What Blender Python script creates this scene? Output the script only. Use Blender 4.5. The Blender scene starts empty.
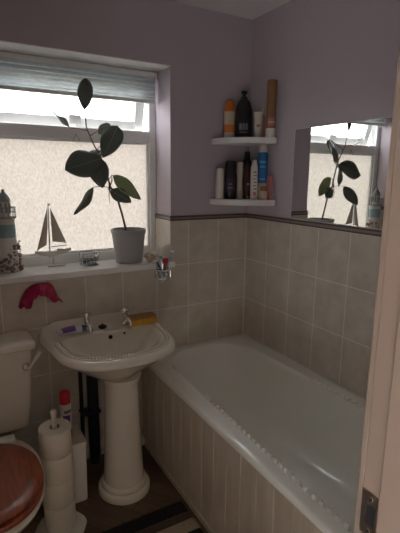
import bpy, bmesh, math, random
from mathutils import Vector, Matrix, noise
random.seed(7)
S = bpy.context.scene
COL = S.collection
PI = math.pi

# ------------------------------------------------------------------ camera
CX, CY, CZ, YAW, PITCH, ROLL, FPX = -1.5755, -2.1733, 1.5411, 0.52275, 0.20275, 0.00956, 435.6
fw = Vector((math.sin(YAW)*math.cos(PITCH), math.cos(YAW)*math.cos(PITCH), -math.sin(PITCH)))
rt = Vector((math.cos(YAW), -math.sin(YAW), 0))
up = rt.cross(fw)
r2 = rt*math.cos(ROLL) + up*math.sin(ROLL)
u2 = -rt*math.sin(ROLL) + up*math.cos(ROLL)
CAM = Vector((CX, CY, CZ))
cd = bpy.data.cameras.new('camera'); cam = bpy.data.objects.new('camera', cd); COL.objects.link(cam)
cam.matrix_world = Matrix(((r2.x, u2.x, -fw.x, CX), (r2.y, u2.y, -fw.y, CY), (r2.z, u2.z, -fw.z, CZ), (0, 0, 0, 1)))
cd.sensor_fit = 'VERTICAL'; cd.sensor_height = 36; cd.lens = FPX*36/533; cd.clip_start = 0.02
S.camera = cam

def at(u, v, axis, val):
    """world point seen at photo position (u, v) on the plane axis = val"""
    d = fw*FPX + r2*(u-200) + u2*(266.5-v)
    return CAM + d*((val-CAM[axis])/d[axis])

# ------------------------------------------------------------------ materials
def mk(name, col, rough=0.5, metal=0.0, spec=0.5, var=0.0, vscale=8.0, bump=0.0, bscale=60.0, coat=0.0, trans=0.0, sss=0.0):
    m = bpy.data.materials.new(name); m.use_nodes = True
    nt = m.node_tree; b = nt.nodes['Principled BSDF']
    c = (*col, 1)
    b.inputs['Base Color'].default_value = c
    b.inputs['Roughness'].default_value = rough
    b.inputs['Metallic'].default_value = metal
    b.inputs['Specular IOR Level'].default_value = spec
    b.inputs['Coat Weight'].default_value = coat
    b.inputs['Transmission Weight'].default_value = trans
    if sss: b.inputs['Subsurface Weight'].default_value = sss
    tc = nt.nodes.new('ShaderNodeTexCoord')
    if var > 0:
        n = nt.nodes.new('ShaderNodeTexNoise'); n.inputs['Scale'].default_value = vscale; n.inputs['Detail'].default_value = 4
        nt.links.new(tc.outputs['Object'], n.inputs['Vector'])
        mx = nt.nodes.new('ShaderNodeMix'); mx.data_type = 'RGBA'
        mx.inputs[6].default_value = tuple(max(0, x*(1-var)) for x in col)+(1,)
        mx.inputs[7].default_value = tuple(min(1, x*(1+var)) for x in col)+(1,)
        nt.links.new(n.outputs['Fac'], mx.inputs[0]); nt.links.new(mx.outputs[2], b.inputs['Base Color'])
    if bump > 0:
        n2 = nt.nodes.new('ShaderNodeTexNoise'); n2.inputs['Scale'].default_value = bscale; n2.inputs['Detail'].default_value = 3
        nt.links.new(tc.outputs['Object'], n2.inputs['Vector'])
        bp = nt.nodes.new('ShaderNodeBump'); bp.inputs['Strength'].default_value = bump; bp.inputs['Distance'].default_value = 0.004
        nt.links.new(n2.outputs['Fac'], bp.inputs['Height']); nt.links.new(bp.outputs['Normal'], b.inputs['Normal'])
    return m

def tile_mat(name, axis_u, shift_u, shift_v):
    """beige mottled ceramic tile, 200 x 250 mm, pale grout"""
    m = bpy.data.materials.new(name); m.use_nodes = True
    nt = m.node_tree; b = nt.nodes['Principled BSDF']; L = nt.links.new
    tc = nt.nodes.new('ShaderNodeTexCoord'); sep = nt.nodes.new('ShaderNodeSeparateXYZ'); L(tc.outputs['Object'], sep.inputs[0])
    au = nt.nodes.new('ShaderNodeMath'); au.operation = 'ADD'; au.inputs[1].default_value = shift_u
    av = nt.nodes.new('ShaderNodeMath'); av.operation = 'ADD'; av.inputs[1].default_value = shift_v
    L(sep.outputs[axis_u], au.inputs[0]); L(sep.outputs['Z'], av.inputs[0])
    cb = nt.nodes.new('ShaderNodeCombineXYZ'); L(au.outputs[0], cb.inputs[0]); L(av.outputs[0], cb.inputs[1])
    br = nt.nodes.new('ShaderNodeTexBrick'); br.offset = 0; br.squash = 1
    br.inputs['Scale'].default_value = 1; br.inputs['Brick Width'].default_value = 0.2; br.inputs['Row Height'].default_value = 0.25
    br.inputs['Mortar Size'].default_value = 0.0022; br.inputs['Mortar Smooth'].default_value = 0.3; br.inputs['Bias'].default_value = 0
    L(cb.outputs[0], br.inputs['Vector'])
    n = nt.nodes.new('ShaderNodeTexNoise'); n.inputs['Scale'].default_value = 9; n.inputs['Detail'].default_value = 6; n.inputs['Roughness'].default_value = 0.6
    L(tc.outputs['Object'], n.inputs['Vector'])
    rp = nt.nodes.new('ShaderNodeValToRGB'); rp.color_ramp.elements[0].position = 0.36; rp.color_ramp.elements[1].position = 0.68
    rp.color_ramp.elements[0].color = (0.53, 0.475, 0.405, 1); rp.color_ramp.elements[1].color = (0.64, 0.585, 0.51, 1)
    L(n.outputs['Fac'], rp.inputs[0])
    br.inputs['Mortar'].default_value = (0.76, 0.72, 0.65, 1)
    L(rp.outputs[0], br.inputs['Color1']); L(rp.outputs[0], br.inputs['Color2'])
    L(br.outputs['Color'], b.inputs['Base Color'])
    rr = nt.nodes.new('ShaderNodeMapRange'); rr.inputs[3].default_value = 0.22; rr.inputs[4].default_value = 0.7
    L(br.outputs['Fac'], rr.inputs[0]); L(rr.outputs[0], b.inputs['Roughness'])
    n3 = nt.nodes.new('ShaderNodeTexNoise'); n3.inputs['Scale'].default_value = 16; L(tc.outputs['Object'], n3.inputs['Vector'])
    ad = nt.nodes.new('ShaderNodeMath'); ad.operation = 'MULTIPLY_ADD'; ad.inputs[1].default_value = -1.0
    L(br.outputs['Fac'], ad.inputs[0])
    ml = nt.nodes.new('ShaderNodeMath'); ml.operation = 'MULTIPLY'; ml.inputs[1].default_value = 0.5; L(n3.outputs['Fac'], ml.inputs[0]); L(ml.outputs[0], ad.inputs[2])
    bp = nt.nodes.new('ShaderNodeBump'); bp.inputs['Strength'].default_value = 0.3; bp.inputs['Distance'].default_value = 0.004
    L(ad.outputs[0], bp.inputs['Height']); L(bp.outputs['Normal'], b.inputs['Normal'])
    return m

def wood_mat(name, c1, c2, scale, rough, axis=(1, 1, 1), coat=0.0):
    m = bpy.data.materials.new(name); m.use_nodes = True
    nt = m.node_tree; b = nt.nodes['Principled BSDF']; L = nt.links.new
    tc = nt.nodes.new('ShaderNodeTexCoord'); mp = nt.nodes.new('ShaderNodeMapping'); mp.inputs['Scale'].default_value = axis
    L(tc.outputs['Object'], mp.inputs[0])
    n = nt.nodes.new('ShaderNodeTexNoise'); n.inputs['Scale'].default_value = scale; n.inputs['Detail'].default_value = 6; n.inputs['Distortion'].default_value = 0.6
    L(mp.outputs[0], n.inputs['Vector'])
    rp = nt.nodes.new('ShaderNodeValToRGB'); rp.color_ramp.elements[0].position = 0.32; rp.color_ramp.elements[1].position = 0.7
    rp.color_ramp.elements[0].color = (*c1, 1); rp.color_ramp.elements[1].color = (*c2, 1)
    L(n.outputs['Fac'], rp.inputs[0]); L(rp.outputs[0], b.inputs['Base Color'])
    b.inputs['Roughness'].default_value = rough; b.inputs['Coat Weight'].default_value = coat; b.inputs['Coat Roughness'].default_value = 0.15
    return m

def floor_mat():
    m = bpy.data.materials.new('wood_effect_vinyl'); m.use_nodes = True
    nt = m.node_tree; b = nt.nodes['Principled BSDF']; L = nt.links.new
    tc = nt.nodes.new('ShaderNodeTexCoord'); mp = nt.nodes.new('ShaderNodeMapping'); mp.inputs['Rotation'].default_value = (0, 0, math.radians(52))
    L(tc.outputs['Object'], mp.inputs[0])
    br = nt.nodes.new('ShaderNodeTexBrick'); br.offset = 0.5; br.inputs['Scale'].default_value = 1
    br.inputs['Brick Width'].default_value = 0.42; br.inputs['Row Height'].default_value = 0.075; br.inputs['Mortar Size'].default_value = 0.0012
    br.inputs['Color1'].default_value = (0.105, 0.066, 0.044, 1); br.inputs['Color2'].default_value = (0.16, 0.105, 0.068, 1); br.inputs['Mortar'].default_value = (0.045, 0.03, 0.022, 1)
    L(mp.outputs[0], br.inputs['Vector'])
    mp2 = nt.nodes.new('ShaderNodeMapping'); mp2.inputs['Scale'].default_value = (3, 30, 1); L(mp.outputs[0], mp2.inputs[0])
    n = nt.nodes.new('ShaderNodeTexNoise'); n.inputs['Scale'].default_value = 2.2; n.inputs['Detail'].default_value = 5; L(mp2.outputs[0], n.inputs['Vector'])
    mr = nt.nodes.new('ShaderNodeMapRange'); mr.inputs[3].default_value = 0.6; mr.inputs[4].default_value = 1.35; L(n.outputs['Fac'], mr.inputs[0])
    mx = nt.nodes.new('ShaderNodeVectorMath'); mx.operation = 'SCALE'; L(br.outputs['Color'], mx.inputs[0]); L(mr.outputs[0], mx.inputs['Scale'])
    L(mx.outputs[0], b.inputs['Base Color']); b.inputs['Roughness'].default_value = 0.42
    return m

def frosted_mat():
    """obscured (textured) glass: mostly scatters the daylight, a little gets straight through"""
    m = bpy.data.materials.new('obscured_glass'); m.use_nodes = True
    nt = m.node_tree; L = nt.links.new; nt.nodes.remove(nt.nodes['Principled BSDF']); out = nt.nodes['Material Output']
    tc = nt.nodes.new('ShaderNodeTexCoord')
    mp = nt.nodes.new('ShaderNodeMapping'); mp.inputs['Scale'].default_value = (1, 1, 0.55); L(tc.outputs['Object'], mp.inputs[0])
    n = nt.nodes.new('ShaderNodeTexNoise'); n.inputs['Scale'].default_value = 130; n.inputs['Detail'].default_value = 2; L(mp.outputs[0], n.inputs['Vector'])
    mr = nt.nodes.new('ShaderNodeMapRange'); mr.inputs[1].default_value = 0.3; mr.inputs[2].default_value = 0.7; mr.inputs[3].default_value = 0.74; mr.inputs[4].default_value = 1.0
    L(n.outputs['Fac'], mr.inputs[0])
    cm = nt.nodes.new('ShaderNodeVectorMath'); cm.operation = 'SCALE'; cm.inputs[0].default_value = (0.34, 0.326, 0.303); L(mr.outputs[0], cm.inputs['Scale'])
    tl = nt.nodes.new('ShaderNodeBsdfTranslucent'); L(cm.outputs[0], tl.inputs['Color'])
    bp = nt.nodes.new('ShaderNodeBump'); bp.inputs['Strength'].default_value = 0.6; bp.inputs['Distance'].default_value = 0.003
    L(n.outputs['Fac'], bp.inputs['Height']); L(bp.outputs['Normal'], tl.inputs['Normal'])
    rf = nt.nodes.new('ShaderNodeBsdfTransparent'); rf.inputs['Color'].default_value = (1, 1, 1, 1)
    mx = nt.nodes.new('ShaderNodeMixShader'); mx.inputs[0].default_value = 0.10; L(tl.outputs[0], mx.inputs[1]); L(rf.outputs[0], mx.inputs[2])
    gl = nt.nodes.new('ShaderNodeBsdfGlossy'); gl.inputs['Roughness'].default_value = 0.3
    mx2 = nt.nodes.new('ShaderNodeMixShader'); mx2.inputs[0].default_value = 0.04; L(mx.outputs[0], mx2.inputs[1]); L(gl.outputs[0], mx2.inputs[2])
    L(mx2.outputs[0], out.inputs[0])
    return m

def thin_glass_mat(name, tint=(0.97, 0.985, 0.98), gloss=0.06):
    m = bpy.data.materials.new(name); m.use_nodes = True
    nt = m.node_tree; L = nt.links.new; nt.nodes.remove(nt.nodes['Principled BSDF']); out = nt.nodes['Material Output']
    t = nt.nodes.new('ShaderNodeBsdfTransparent'); t.inputs[0].default_value = (*tint, 1)
    g = nt.nodes.new('ShaderNodeBsdfGlossy'); g.inputs['Roughness'].default_value = 0.03
    mx = nt.nodes.new('ShaderNodeMixShader'); mx.inputs[0].default_value = gloss; L(t.outputs[0], mx.inputs[1]); L(g.outputs[0], mx.inputs[2]); L(mx.outputs[0], out.inputs[0])
    return m

def cloth_mat(name, col, tl=0.4, rough=0.8):
    """thin sheet that lets some light through (blind fabric, leaf)"""
    m = bpy.data.materials.new(name); m.use_nodes = True
    nt = m.node_tree; L = nt.links.new; b = nt.nodes['Principled BSDF']; out = nt.nodes['Material Output']
    b.inputs['Roughness'].default_value = rough
    tc = nt.nodes.new('ShaderNodeTexCoord'); n = nt.nodes.new('ShaderNodeTexNoise'); n.inputs['Scale'].default_value = 14; L(tc.outputs['Object'], n.inputs['Vector'])
    mx0 = nt.nodes.new('ShaderNodeMix'); mx0.data_type = 'RGBA'; mx0.inputs[6].default_value = tuple(c*0.88 for c in col)+(1,); mx0.inputs[7].default_value = tuple(min(1, c*1.1) for c in col)+(1,)
    L(n.outputs['Fac'], mx0.inputs[0]); L(mx0.outputs[2], b.inputs['Base Color'])
    t = nt.nodes.new('ShaderNodeBsdfTranslucent'); L(mx0.outputs[2], t.inputs[0])
    mx = nt.nodes.new('ShaderNodeMixShader'); mx.inputs[0].default_value = tl; L(b.outputs[0], mx.inputs[1]); L(t.outputs[0], mx.inputs[2]); L(mx.outputs[0], out.inputs[0])
    return m

M = {}
M['lilac'] = mk('lilac_paint', (0.49, 0.43, 0.475), 0.75, var=0.04, vscale=2.5, bump=0.06, bscale=160)
M['ceiling'] = mk('ceiling_paint', (0.74, 0.72, 0.70), 0.8, var=0.02, bump=0.05, bscale=120)
M['hall_paint'] = mk('hall_paint', (0.40, 0.34, 0.28), 0.8, var=0.05)
M['white_paint'] = mk('white_gloss_paint', (0.80, 0.79, 0.78), 0.35, var=0.03, vscale=6)
M['door_paint_shaded'] = mk('door_frame_paint_shaded', (0.36, 0.268, 0.215), 0.42, var=0.03, vscale=10, bump=0.03, bscale=50)  # pale frame paint browned to carry its shade and warm light
M['tile_back'] = tile_mat('beige_tile_back', 'X', 10.0, 9.95)
M['tile_side'] = tile_mat('beige_tile_side', 'Y', 10.009, 9.95)
M['border_dark'] = mk('border_tile_brown', (0.10, 0.07, 0.065), 0.3, var=0.3, vscale=40)
M['border_light'] = mk('border_tile_rope', (0.24, 0.19, 0.17), 0.3, var=0.25, vscale=60)
M['grout'] = mk('sealant', (0.70, 0.68, 0.64), 0.5, var=0.05)
M['floor'] = floor_mat()
M['upvc'] = mk('white_upvc', (0.82, 0.83, 0.83), 0.3, var=0.02)
M['gasket'] = mk('rubber_gasket', (0.05, 0.05, 0.05), 0.6, var=0.1)
M['frost'] = frosted_mat()
M['glass'] = thin_glass_mat('window_glass')
M['blind'] = cloth_mat('blind_fabric', (0.72, 0.75, 0.76), 0.58)
M['sill'] = mk('sill_gloss', (0.83, 0.83, 0.82), 0.25, var=0.02)
M['ceramic'] = mk('white_ceramic', (0.74, 0.68, 0.575), 0.12, var=0.015, coat=0.3)
M['acrylic'] = mk('bath_acrylic', (0.86, 0.86, 0.80), 0.10, var=0.01, coat=0.0)
M['chrome'] = mk('chrome', (0.80, 0.80, 0.80), 0.08, 1.0, var=0.02)
M['brass_dull'] = mk('aged_metal', (0.55, 0.48, 0.42), 0.28, 1.0, var=0.25, vscale=50)
M['black'] = mk('black_plastic', (0.012, 0.012, 0.014), 0.35, var=0.2)
M['dark_hole'] = mk('dark_recess', (0.01, 0.01, 0.01), 0.8, var=0.1)
M['panel'] = wood_mat('cream_panelling', (0.50, 0.42, 0.32), (0.60, 0.52, 0.41), 5, 0.45, (6, 6, 0.6))
M['mahogany'] = wood_mat('mahogany', (0.17, 0.030, 0.011), (0.36, 0.080, 0.026), 6, 0.36, (9, 1.2, 3), coat=0.25)
M['plastic_white'] = mk('white_plastic', (0.76, 0.73, 0.66), 0.35, var=0.02)
M['plastic_cream'] = mk('cream_plastic', (0.70, 0.64, 0.52), 0.4, var=0.04)
M['paper'] = mk('tissue_paper', (0.70, 0.635, 0.52), 0.9, var=0.03, vscale=30, bump=0.25, bscale=180)
M['card'] = mk('cardboard_core', (0.32, 0.24, 0.17), 0.9, var=0.1)
M['mirror'] = mk('mirror_silver', (0.86, 0.88, 0.87), 0.01, 1.0, var=0.005)
M['mirror_edge'] = mk('polished_glass_edge', (0.75, 0.82, 0.80), 0.15, var=0.03)
M['pot'] = mk('grey_pot', (0.40, 0.40, 0.415), 0.5, var=0.05, vscale=14)
M['soil'] = mk('potting_soil', (0.035, 0.024, 0.018), 0.95, var=0.4, vscale=60, bump=0.6, bscale=120)
M['leaf'] = cloth_mat('rubber_leaf', (0.12, 0.15, 0.13), 0.2, 0.3)
M['leaf_pale'] = cloth_mat('rubber_leaf_underside', (0.36, 0.42, 0.26), 0.4, 0.45)
M['midrib'] = mk('leaf_midrib', (0.30, 0.36, 0.22), 0.5, var=0.1)
M['stem'] = mk('plant_stem', (0.16, 0.085, 0.06), 0.6, var=0.25, vscale=50)
M['bud'] = mk('red_leaf_sheath', (0.28, 0.05, 0.045), 0.5, var=0.2, vscale=40)
M['magenta'] = mk('magenta_fabric', (0.40, 0.012, 0.075), 0.38, var=0.25, vscale=25, bump=0.3, bscale=60)
M['yellow'] = mk('yellow_sponge', (0.70, 0.40, 0.05), 0.85, var=0.2, vscale=50, bump=0.5, bscale=150)
M['red'] = mk('red_plastic', (0.50, 0.015, 0.03), 0.35, var=0.08)
M['blue'] = mk('blue_plastic', (0.02, 0.16, 0.42), 0.35, var=0.08)
M['navy'] = mk('navy_plastic', (0.03, 0.045, 0.12), 0.4, var=0.1)
M['sky_blue'] = mk('light_blue_plastic', (0.10, 0.45, 0.68), 0.4, var=0.06)
M['orange'] = mk('orange_plastic', (0.62, 0.17, 0.02), 0.32, var=0.08)
M['bronze'] = mk('bronze_can', (0.30, 0.155, 0.07), 0.35, 0.4, var=0.12, vscale=25)
M['maroon'] = mk('dark_brown_plastic', (0.055, 0.022, 0.02), 0.3, var=0.15)
M['pink'] = mk('dusty_pink_card', (0.50, 0.20, 0.20), 0.5, var=0.1)
M['lilac_tube'] = mk('lilac_tube', (0.55, 0.53, 0.60), 0.4, var=0.1)
M['grey_print'] = mk('grey_print', (0.20, 0.20, 0.21), 0.5, var=0.2)
M['purple_print'] = mk('purple_print', (0.16, 0.05, 0.22), 0.4, var=0.15)
M['dark_purple'] = mk('dark_purple_label', (0.045, 0.022, 0.06), 0.4, var=0.1)
M['beige_label'] = mk('beige_label', (0.60, 0.50, 0.37), 0.5, var=0.08)
M['mat_black'] = mk('mat_black_pile', (0.014, 0.012, 0.012), 0.95, var=0.4, vscale=90, bump=0.9, bscale=170)
M['mat_brown'] = mk('mat_brown_pile', (0.085, 0.062, 0.048), 0.95, var=0.3, vscale=90, bump=0.9, bscale=170)
M['mat_beige'] = mk('mat_beige_pile', (0.42, 0.34, 0.25), 0.95, var=0.3, vscale=90, bump=1.0, bscale=170)
M['sail'] = cloth_mat('sail_wood_grey', (0.50, 0.46, 0.42), 0.5)
M['drift'] = mk('driftwood_white', (0.60, 0.58, 0.54), 0.7, var=0.12, vscale=40)
M['lh_white'] = mk('lighthouse_white', (0.72, 0.71, 0.67), 0.6, var=0.08, vscale=30)
M['lh_blue'] = mk('lighthouse_blue', (0.30, 0.45, 0.50), 0.6, var=0.12, vscale=40)
M['lh_grey'] = mk('lighthouse_grey', (0.29, 0.32, 0.34), 0.5, var=0.1)
M['shell'] = mk('shell_beige', (0.62, 0.50, 0.40), 0.5, var=0.25, vscale=60)
M['pebble'] = mk('pebble_brown', (0.30, 0.24, 0.20), 0.7, var=0.35, vscale=30)
M['pebble_dark'] = mk('pebble_slate', (0.13, 0.14, 0.17), 0.6, var=0.3, vscale=30)
M['clear'] = thin_glass_mat('tumbler_glass', (0.88, 0.92, 0.92), 0.12)
M['ext_wall'] = mk('garden_render', (0.56, 0.45, 0.36), 0.9, var=0.15, vscale=3)
M['ext_ground'] = mk('garden_paving', (0.40, 0.37, 0.33), 0.9, var=0.15, vscale=4)

# ------------------------------------------------------------------ mesh helpers
def obj(name, bm, mat, parent=None, smooth=False, loc=None, rotz=0.0, bevel=0.0, auto=True):
    bmesh.ops.recalc_face_normals(bm, faces=bm.faces)
    me = bpy.data.meshes.new(name); bm.to_mesh(me); bm.free()
    mats = mat if isinstance(mat, (list, tuple)) else [mat]
    for m in mats: me.materials.append(m)
    o = bpy.data.objects.new(name, me); COL.objects.link(o)
    if smooth:
        for p in me.polygons: p.use_smooth = True
        if auto:
            try: me.set_sharp_from_angle(angle=math.radians(50))
            except Exception: pass
    if loc is not None: o.location = loc
    o.rotation_euler.z = rotz
    if parent is not None: o.parent = parent
    if bevel > 0:
        md = o.modifiers.new('bevel', 'BEVEL'); md.width = bevel; md.segments = 3; md.limit_method = 'ANGLE'; md.angle_limit = math.radians(40)
        for p in me.polygons: p.use_smooth = True
        try: me.set_sharp_from_angle(angle=math.radians(50))
        except Exception: pass
    return o

def thing(name, label, cat, loc=(0, 0, 0), rotz=0.0, group=None):
    o = bpy.data.objects.new(name, None); COL.objects.link(o); o.empty_display_size = 0.05
    o.location = loc; o.rotation_euler.z = rotz
    return tag(o, label, cat, group)

def tag(o, label, cat, group=None):
    o['label'] = label; o['category'] = cat
    if group: o['group'] = group
    return o

def struct(o, label=None, cat=None):
    o['kind'] = 'structure'
    if label: o['label'] = label
    if cat: o['category'] = cat
    return o

def box(bm, x0, x1, y0, y1, z0, z1, mi=0):
    vs = [bm.verts.new((x, y, z)) for z in (z0, z1) for y in (y0, y1) for x in (x0, x1)]
    for f in ((0, 1, 3, 2), (4, 6, 7, 5), (0, 4, 5, 1), (2, 3, 7, 6), (0, 2, 6, 4), (1, 5, 7, 3)):
        bm.faces.new([vs[i] for i in f]).material_index = mi
    return vs

def B(*a):
    bm = bmesh.new(); box(bm, *a); return bm

def lathe(prof, n=28, sx=1.0, sy=1.0, c=(0, 0, 0), bm=None):
    bm = bm or bmesh.new(); rings = []
    for r, z in prof:
        if r < 1e-5: rings.append([bm.verts.new((c[0], c[1], c[2]+z))])
        else: rings.append([bm.verts.new((c[0]+r*sx*math.cos(2*PI*i/n), c[1]+r*sy*math.sin(2*PI*i/n), c[2]+z)) for i in range(n)])
    for a, b in zip(rings[:-1], rings[1:]):
        if len(a) == 1 and len(b) == 1: continue
        for i in range(n):
            j = (i+1) % n
            if len(a) == 1: bm.faces.new((a[0], b[i], b[j]))
            elif len(b) == 1: bm.faces.new((a[i], a[j], b[0]))
            else: bm.faces.new((a[i], a[j], b[j], b[i]))
    if len(rings[0]) > 1: bm.faces.new(rings[0][::-1])
    if len(rings[-1]) > 1: bm.faces.new(rings[-1])
    return bm

def tube(pts, r, n=10, bm=None, closed=False):
    bm = bm or bmesh.new(); pts = [Vector(p) for p in pts]; rings = []
    N = len(pts); rr = r if isinstance(r, (list, tuple)) else [r]*N
    prev = None
    for i, p in enumerate(pts):
        if closed: d = pts[(i+1) % N]-pts[i-1]
        else: d = (pts[min(i+1, N-1)]-pts[max(i-1, 0)])
        d.normalize()
        if prev is None:
            a = Vector((0, 0, 1)) if abs(d.z) < 0.9 else Vector((1, 0, 0))
            s = d.cross(a).normalized()
        else: s = (prev-d*prev.dot(d)).normalized()
        prev = s; t = d.cross(s)
        rings.append([bm.verts.new(p+(s*math.cos(2*PI*k/n)+t*math.sin(2*PI*k/n))*rr[i]) for k in range(n)])
    prs = list(zip(rings[:-1], rings[1:]))
    if closed: prs.append((rings[-1], rings[0]))
    for a, b in prs:
        for k in range(n):
            j = (k+1) % n; bm.faces.new((a[k], a[j], b[j], b[k]))
    if not closed: bm.faces.new(rings[0][::-1]); bm.faces.new(rings[-1])
    return bm

def loft(rings, cap0=True, cap1=True, bm=None):
    bm = bm or bmesh.new(); vr = [[bm.verts.new(p) for p in r] for r in rings]; n = len(vr[0])
    for a, b in zip(vr[:-1], vr[1:]):
        for i in range(n):
            j = (i+1) % n; bm.faces.new((a[i], a[j], b[j], b[i]))
    if cap0: bm.faces.new(vr[0][::-1])
    if cap1: bm.faces.new(vr[-1])
    return bm

def rrect(x0, x1, y0, y1, r, z, K=10, rfar=None):
    """rounded rectangle ring; rfar = corner radius at the y1 end"""
    rf = r if rfar is None else rfar; pts = []
    for cx, cy, a0, q in ((x1-rf, y1-rf, 0, rf), (x0+rf, y1-rf, PI/2, rf), (x0+r, y0+r, PI, r), (x1-r, y0+r, 3*PI/2, r)):
        for k in range(K+1):
            a = a0+PI/2*k/K; pts.append((cx+q*math.cos(a), cy+q*math.sin(a), z))
    return pts

def ball(c, r, s=(1, 1, 1), sub=2, bm=None, jitter=0.0):
    bm = bm or bmesh.new()
    g = bmesh.ops.create_icosphere(bm, subdivisions=sub, radius=1)
    for v in g['verts']:
        k = 1+jitter*noise.noise(v.co*2+Vector(c)*37)
        v.co = Vector((c[0]+v.co.x*r*s[0]*k, c[1]+v.co.y*r*s[1]*k, c[2]+v.co.z*r*s[2]*k))
    return bm

# ------------------------------------------------------------------ the room
H = 2.409
WX0, WX1, WZ0, WZ1 = -1.42, -0.51, 1.045, 2.105       # window opening
LX = -1.98                                             # left wall
FY = -1.745                                            # bathroom side of the doorway wall
DX0, DX1 = -1.80, -1.005                               # doorway

def wall_with_hole(x0, x1, z0, z1, hx0, hx1, hz0, hz1, ya, yb):
    bm = bmesh.new()
    box(bm, x0, hx0, ya, yb, z0, z1); box(bm, hx1, x1, ya, yb, z0, z1)
    if hz0 > z0: box(bm, hx0, hx1, ya, yb, z0, hz0)
    box(bm, hx0, hx1, ya, yb, hz1, z1)
    bmesh.ops.remove_doubles(bm, verts=bm.verts, dist=1e-5)
    return bm

struct(obj('floor', B(LX-0.1, 0.12, -3.6, 0.3, -0.08, 0), M['floor']))
struct(obj('ceiling', B(LX-0.9, 0.12, -3.6, 0.32, H, H+0.08), M['ceiling']))
wb = struct(obj('wall_back', wall_with_hole(LX-0.1, 0.12, 0, H, WX0, WX1, WZ0, WZ1, 0.006, 0.28), M['lilac']))
wr = struct(obj('wall_right', B(0.006, 0.12, FY, 0.006, 0, H), M['lilac']))
wl = struct(obj('wall_left', B(LX-0.1, LX, FY, 0.006, 0, H), M['lilac']))
wf = struct(obj('wall_front', wall_with_hole(LX-0.1, 0.12, 0, H, DX0-0.03, DX1+0.03, 0, 2.03, FY-0.125, FY), M['lilac']))
struct(obj('wall_hall_rear', B(LX-0.9, 0.12, -3.6, -3.5, 0, H), M['hall_paint']))
struct(obj('wall_hall_right', B(-0.1, 0.0, -3.5, FY-0.125, 0, H), M['hall_paint']))
struct(obj('wall_hall_left', B(LX-0.9, LX-0.8, -3.5, FY-0.125, 0, H), M['hall_paint']))
# tiled lower walls (8 mm proud of the plaster)
TZ = 1.30
bm = bmesh.new()
box(bm, LX, WX0, 0.0, 0.006, 0, TZ); box(bm, WX1, 0.006, 0.0, 0.006, 0, TZ); box(bm, WX0, WX1, 0.0, 0.006, 0, WZ0)
obj('tiling', bm, M['tile_back'], wb)
bm = bmesh.new()
box(bm, WX1-0.006, WX1, 0.0, 0.2, WZ0, TZ); box(bm, WX0, WX0+0.006, 0.0, 0.2, WZ0, TZ)
obj('reveal_tiling', bm, M['tile_side'], wb)
obj('tiling', B(0.0, 0.006, FY, 0.0, 0, TZ), M['tile_side'], wr)
obj('tiling', B(LX, LX+0.006, FY, 0.0, 0, TZ), M['tile_side'], wl)
# border tiles: dark / rope / dark
for k, (za, zb, mt, pr) in enumerate(((TZ, TZ+0.009, 'border_dark', 0.006), (TZ+0.009, TZ+0.018, 'border_light', 0.009), (TZ+0.018, TZ+0.027, 'border_dark', 0.006))):
    bm = bmesh.new()
    box(bm, WX1-pr, 0.006, -pr+0.004, 0.006, za, zb); box(bm, WX1-pr, WX1, 0.0, 0.2, za, zb)
    struct(obj('trim_%d' % (4+k), bm, M[mt]))
    bm = bmesh.new()
    box(bm, LX, WX0+pr, -pr+0.004, 0.006, za, zb); box(bm, WX0, WX0+pr, 0.0, 0.2, za, zb)
    struct(obj('trim_%d' % (7+k), bm, M[mt]))
    struct(obj('trim_%d' % (10+k), B(-pr+0.004, 0.006, FY, -pr, za, zb), M[mt]))
# white reveal lining round the window head and sides (gloss paint)
bm = bmesh.new()
box(bm, WX0, WX1, 0.0, 0.2, WZ1-0.004, WZ1)
obj('head_lining', bm, M['white_paint'], wb)
# corner sealant
struct(obj('trim_13', B(-0.005, 0.0, -0.005, 0.0, 0.556, TZ), M['grout']))

# window sill
struct(obj('trim_1', B(WX0, WX1, -0.002, 0.2, WZ0, 1.075), M['sill'], bevel=0.003))
sl = B(WX0-0.012, WX1+0.012, -0.028, -0.0005, 1.043, 1.075)
struct(obj('trim_2', sl, M['sill'], bevel=0.005))

# ------------------------------------------------------------------ window
win = struct(thing('window_1', 'white plastic window with frosted lower pane and open top vent', 'window', (0, 0, 0)))
FYa, FYb = 0.2, 0.262
def frame_ring(bm, x0, x1, z0, z1, w, ya, yb, wb_=None, wt=None):
    wb_ = w if wb_ is None else wb_; wt = w if wt is None else wt
    box(bm, x0, x0+w, ya, yb, z0, z1); box(bm, x1-w, x1, ya, yb, z0, z1)
    box(bm, x0+w, x1-w, ya, yb, z0, z0+wb_); box(bm, x0+w, x1-w, ya, yb, z1-wt, z1)
bm = bmesh.new()
frame_ring(bm, WX0-0.03, WX1+0.03, 1.05, WZ1, 0.068, FYa, FYb, 0.075, 0.06)
obj('frame', bm, M['upvc'], win, bevel=0.004)
obj('transom', B(WX0+0.038, WX1-0.038, FYa, FYb, 1.728, 1.79), M['upvc'], win, bevel=0.004)
bm = bmesh.new(); frame_ring(bm, WX0+0.038, WX1-0.038, 1.125, 1.728, 0.012, FYa+0.012, FYa+0.03)
obj('glazing_bead', bm, M['upvc'], win, bevel=0.002)
obj('frosted_pane', B(WX0+0.04, WX1-0.04, 0.228, 0.232, 1.127, 1.726), M['frost'], win)
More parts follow.
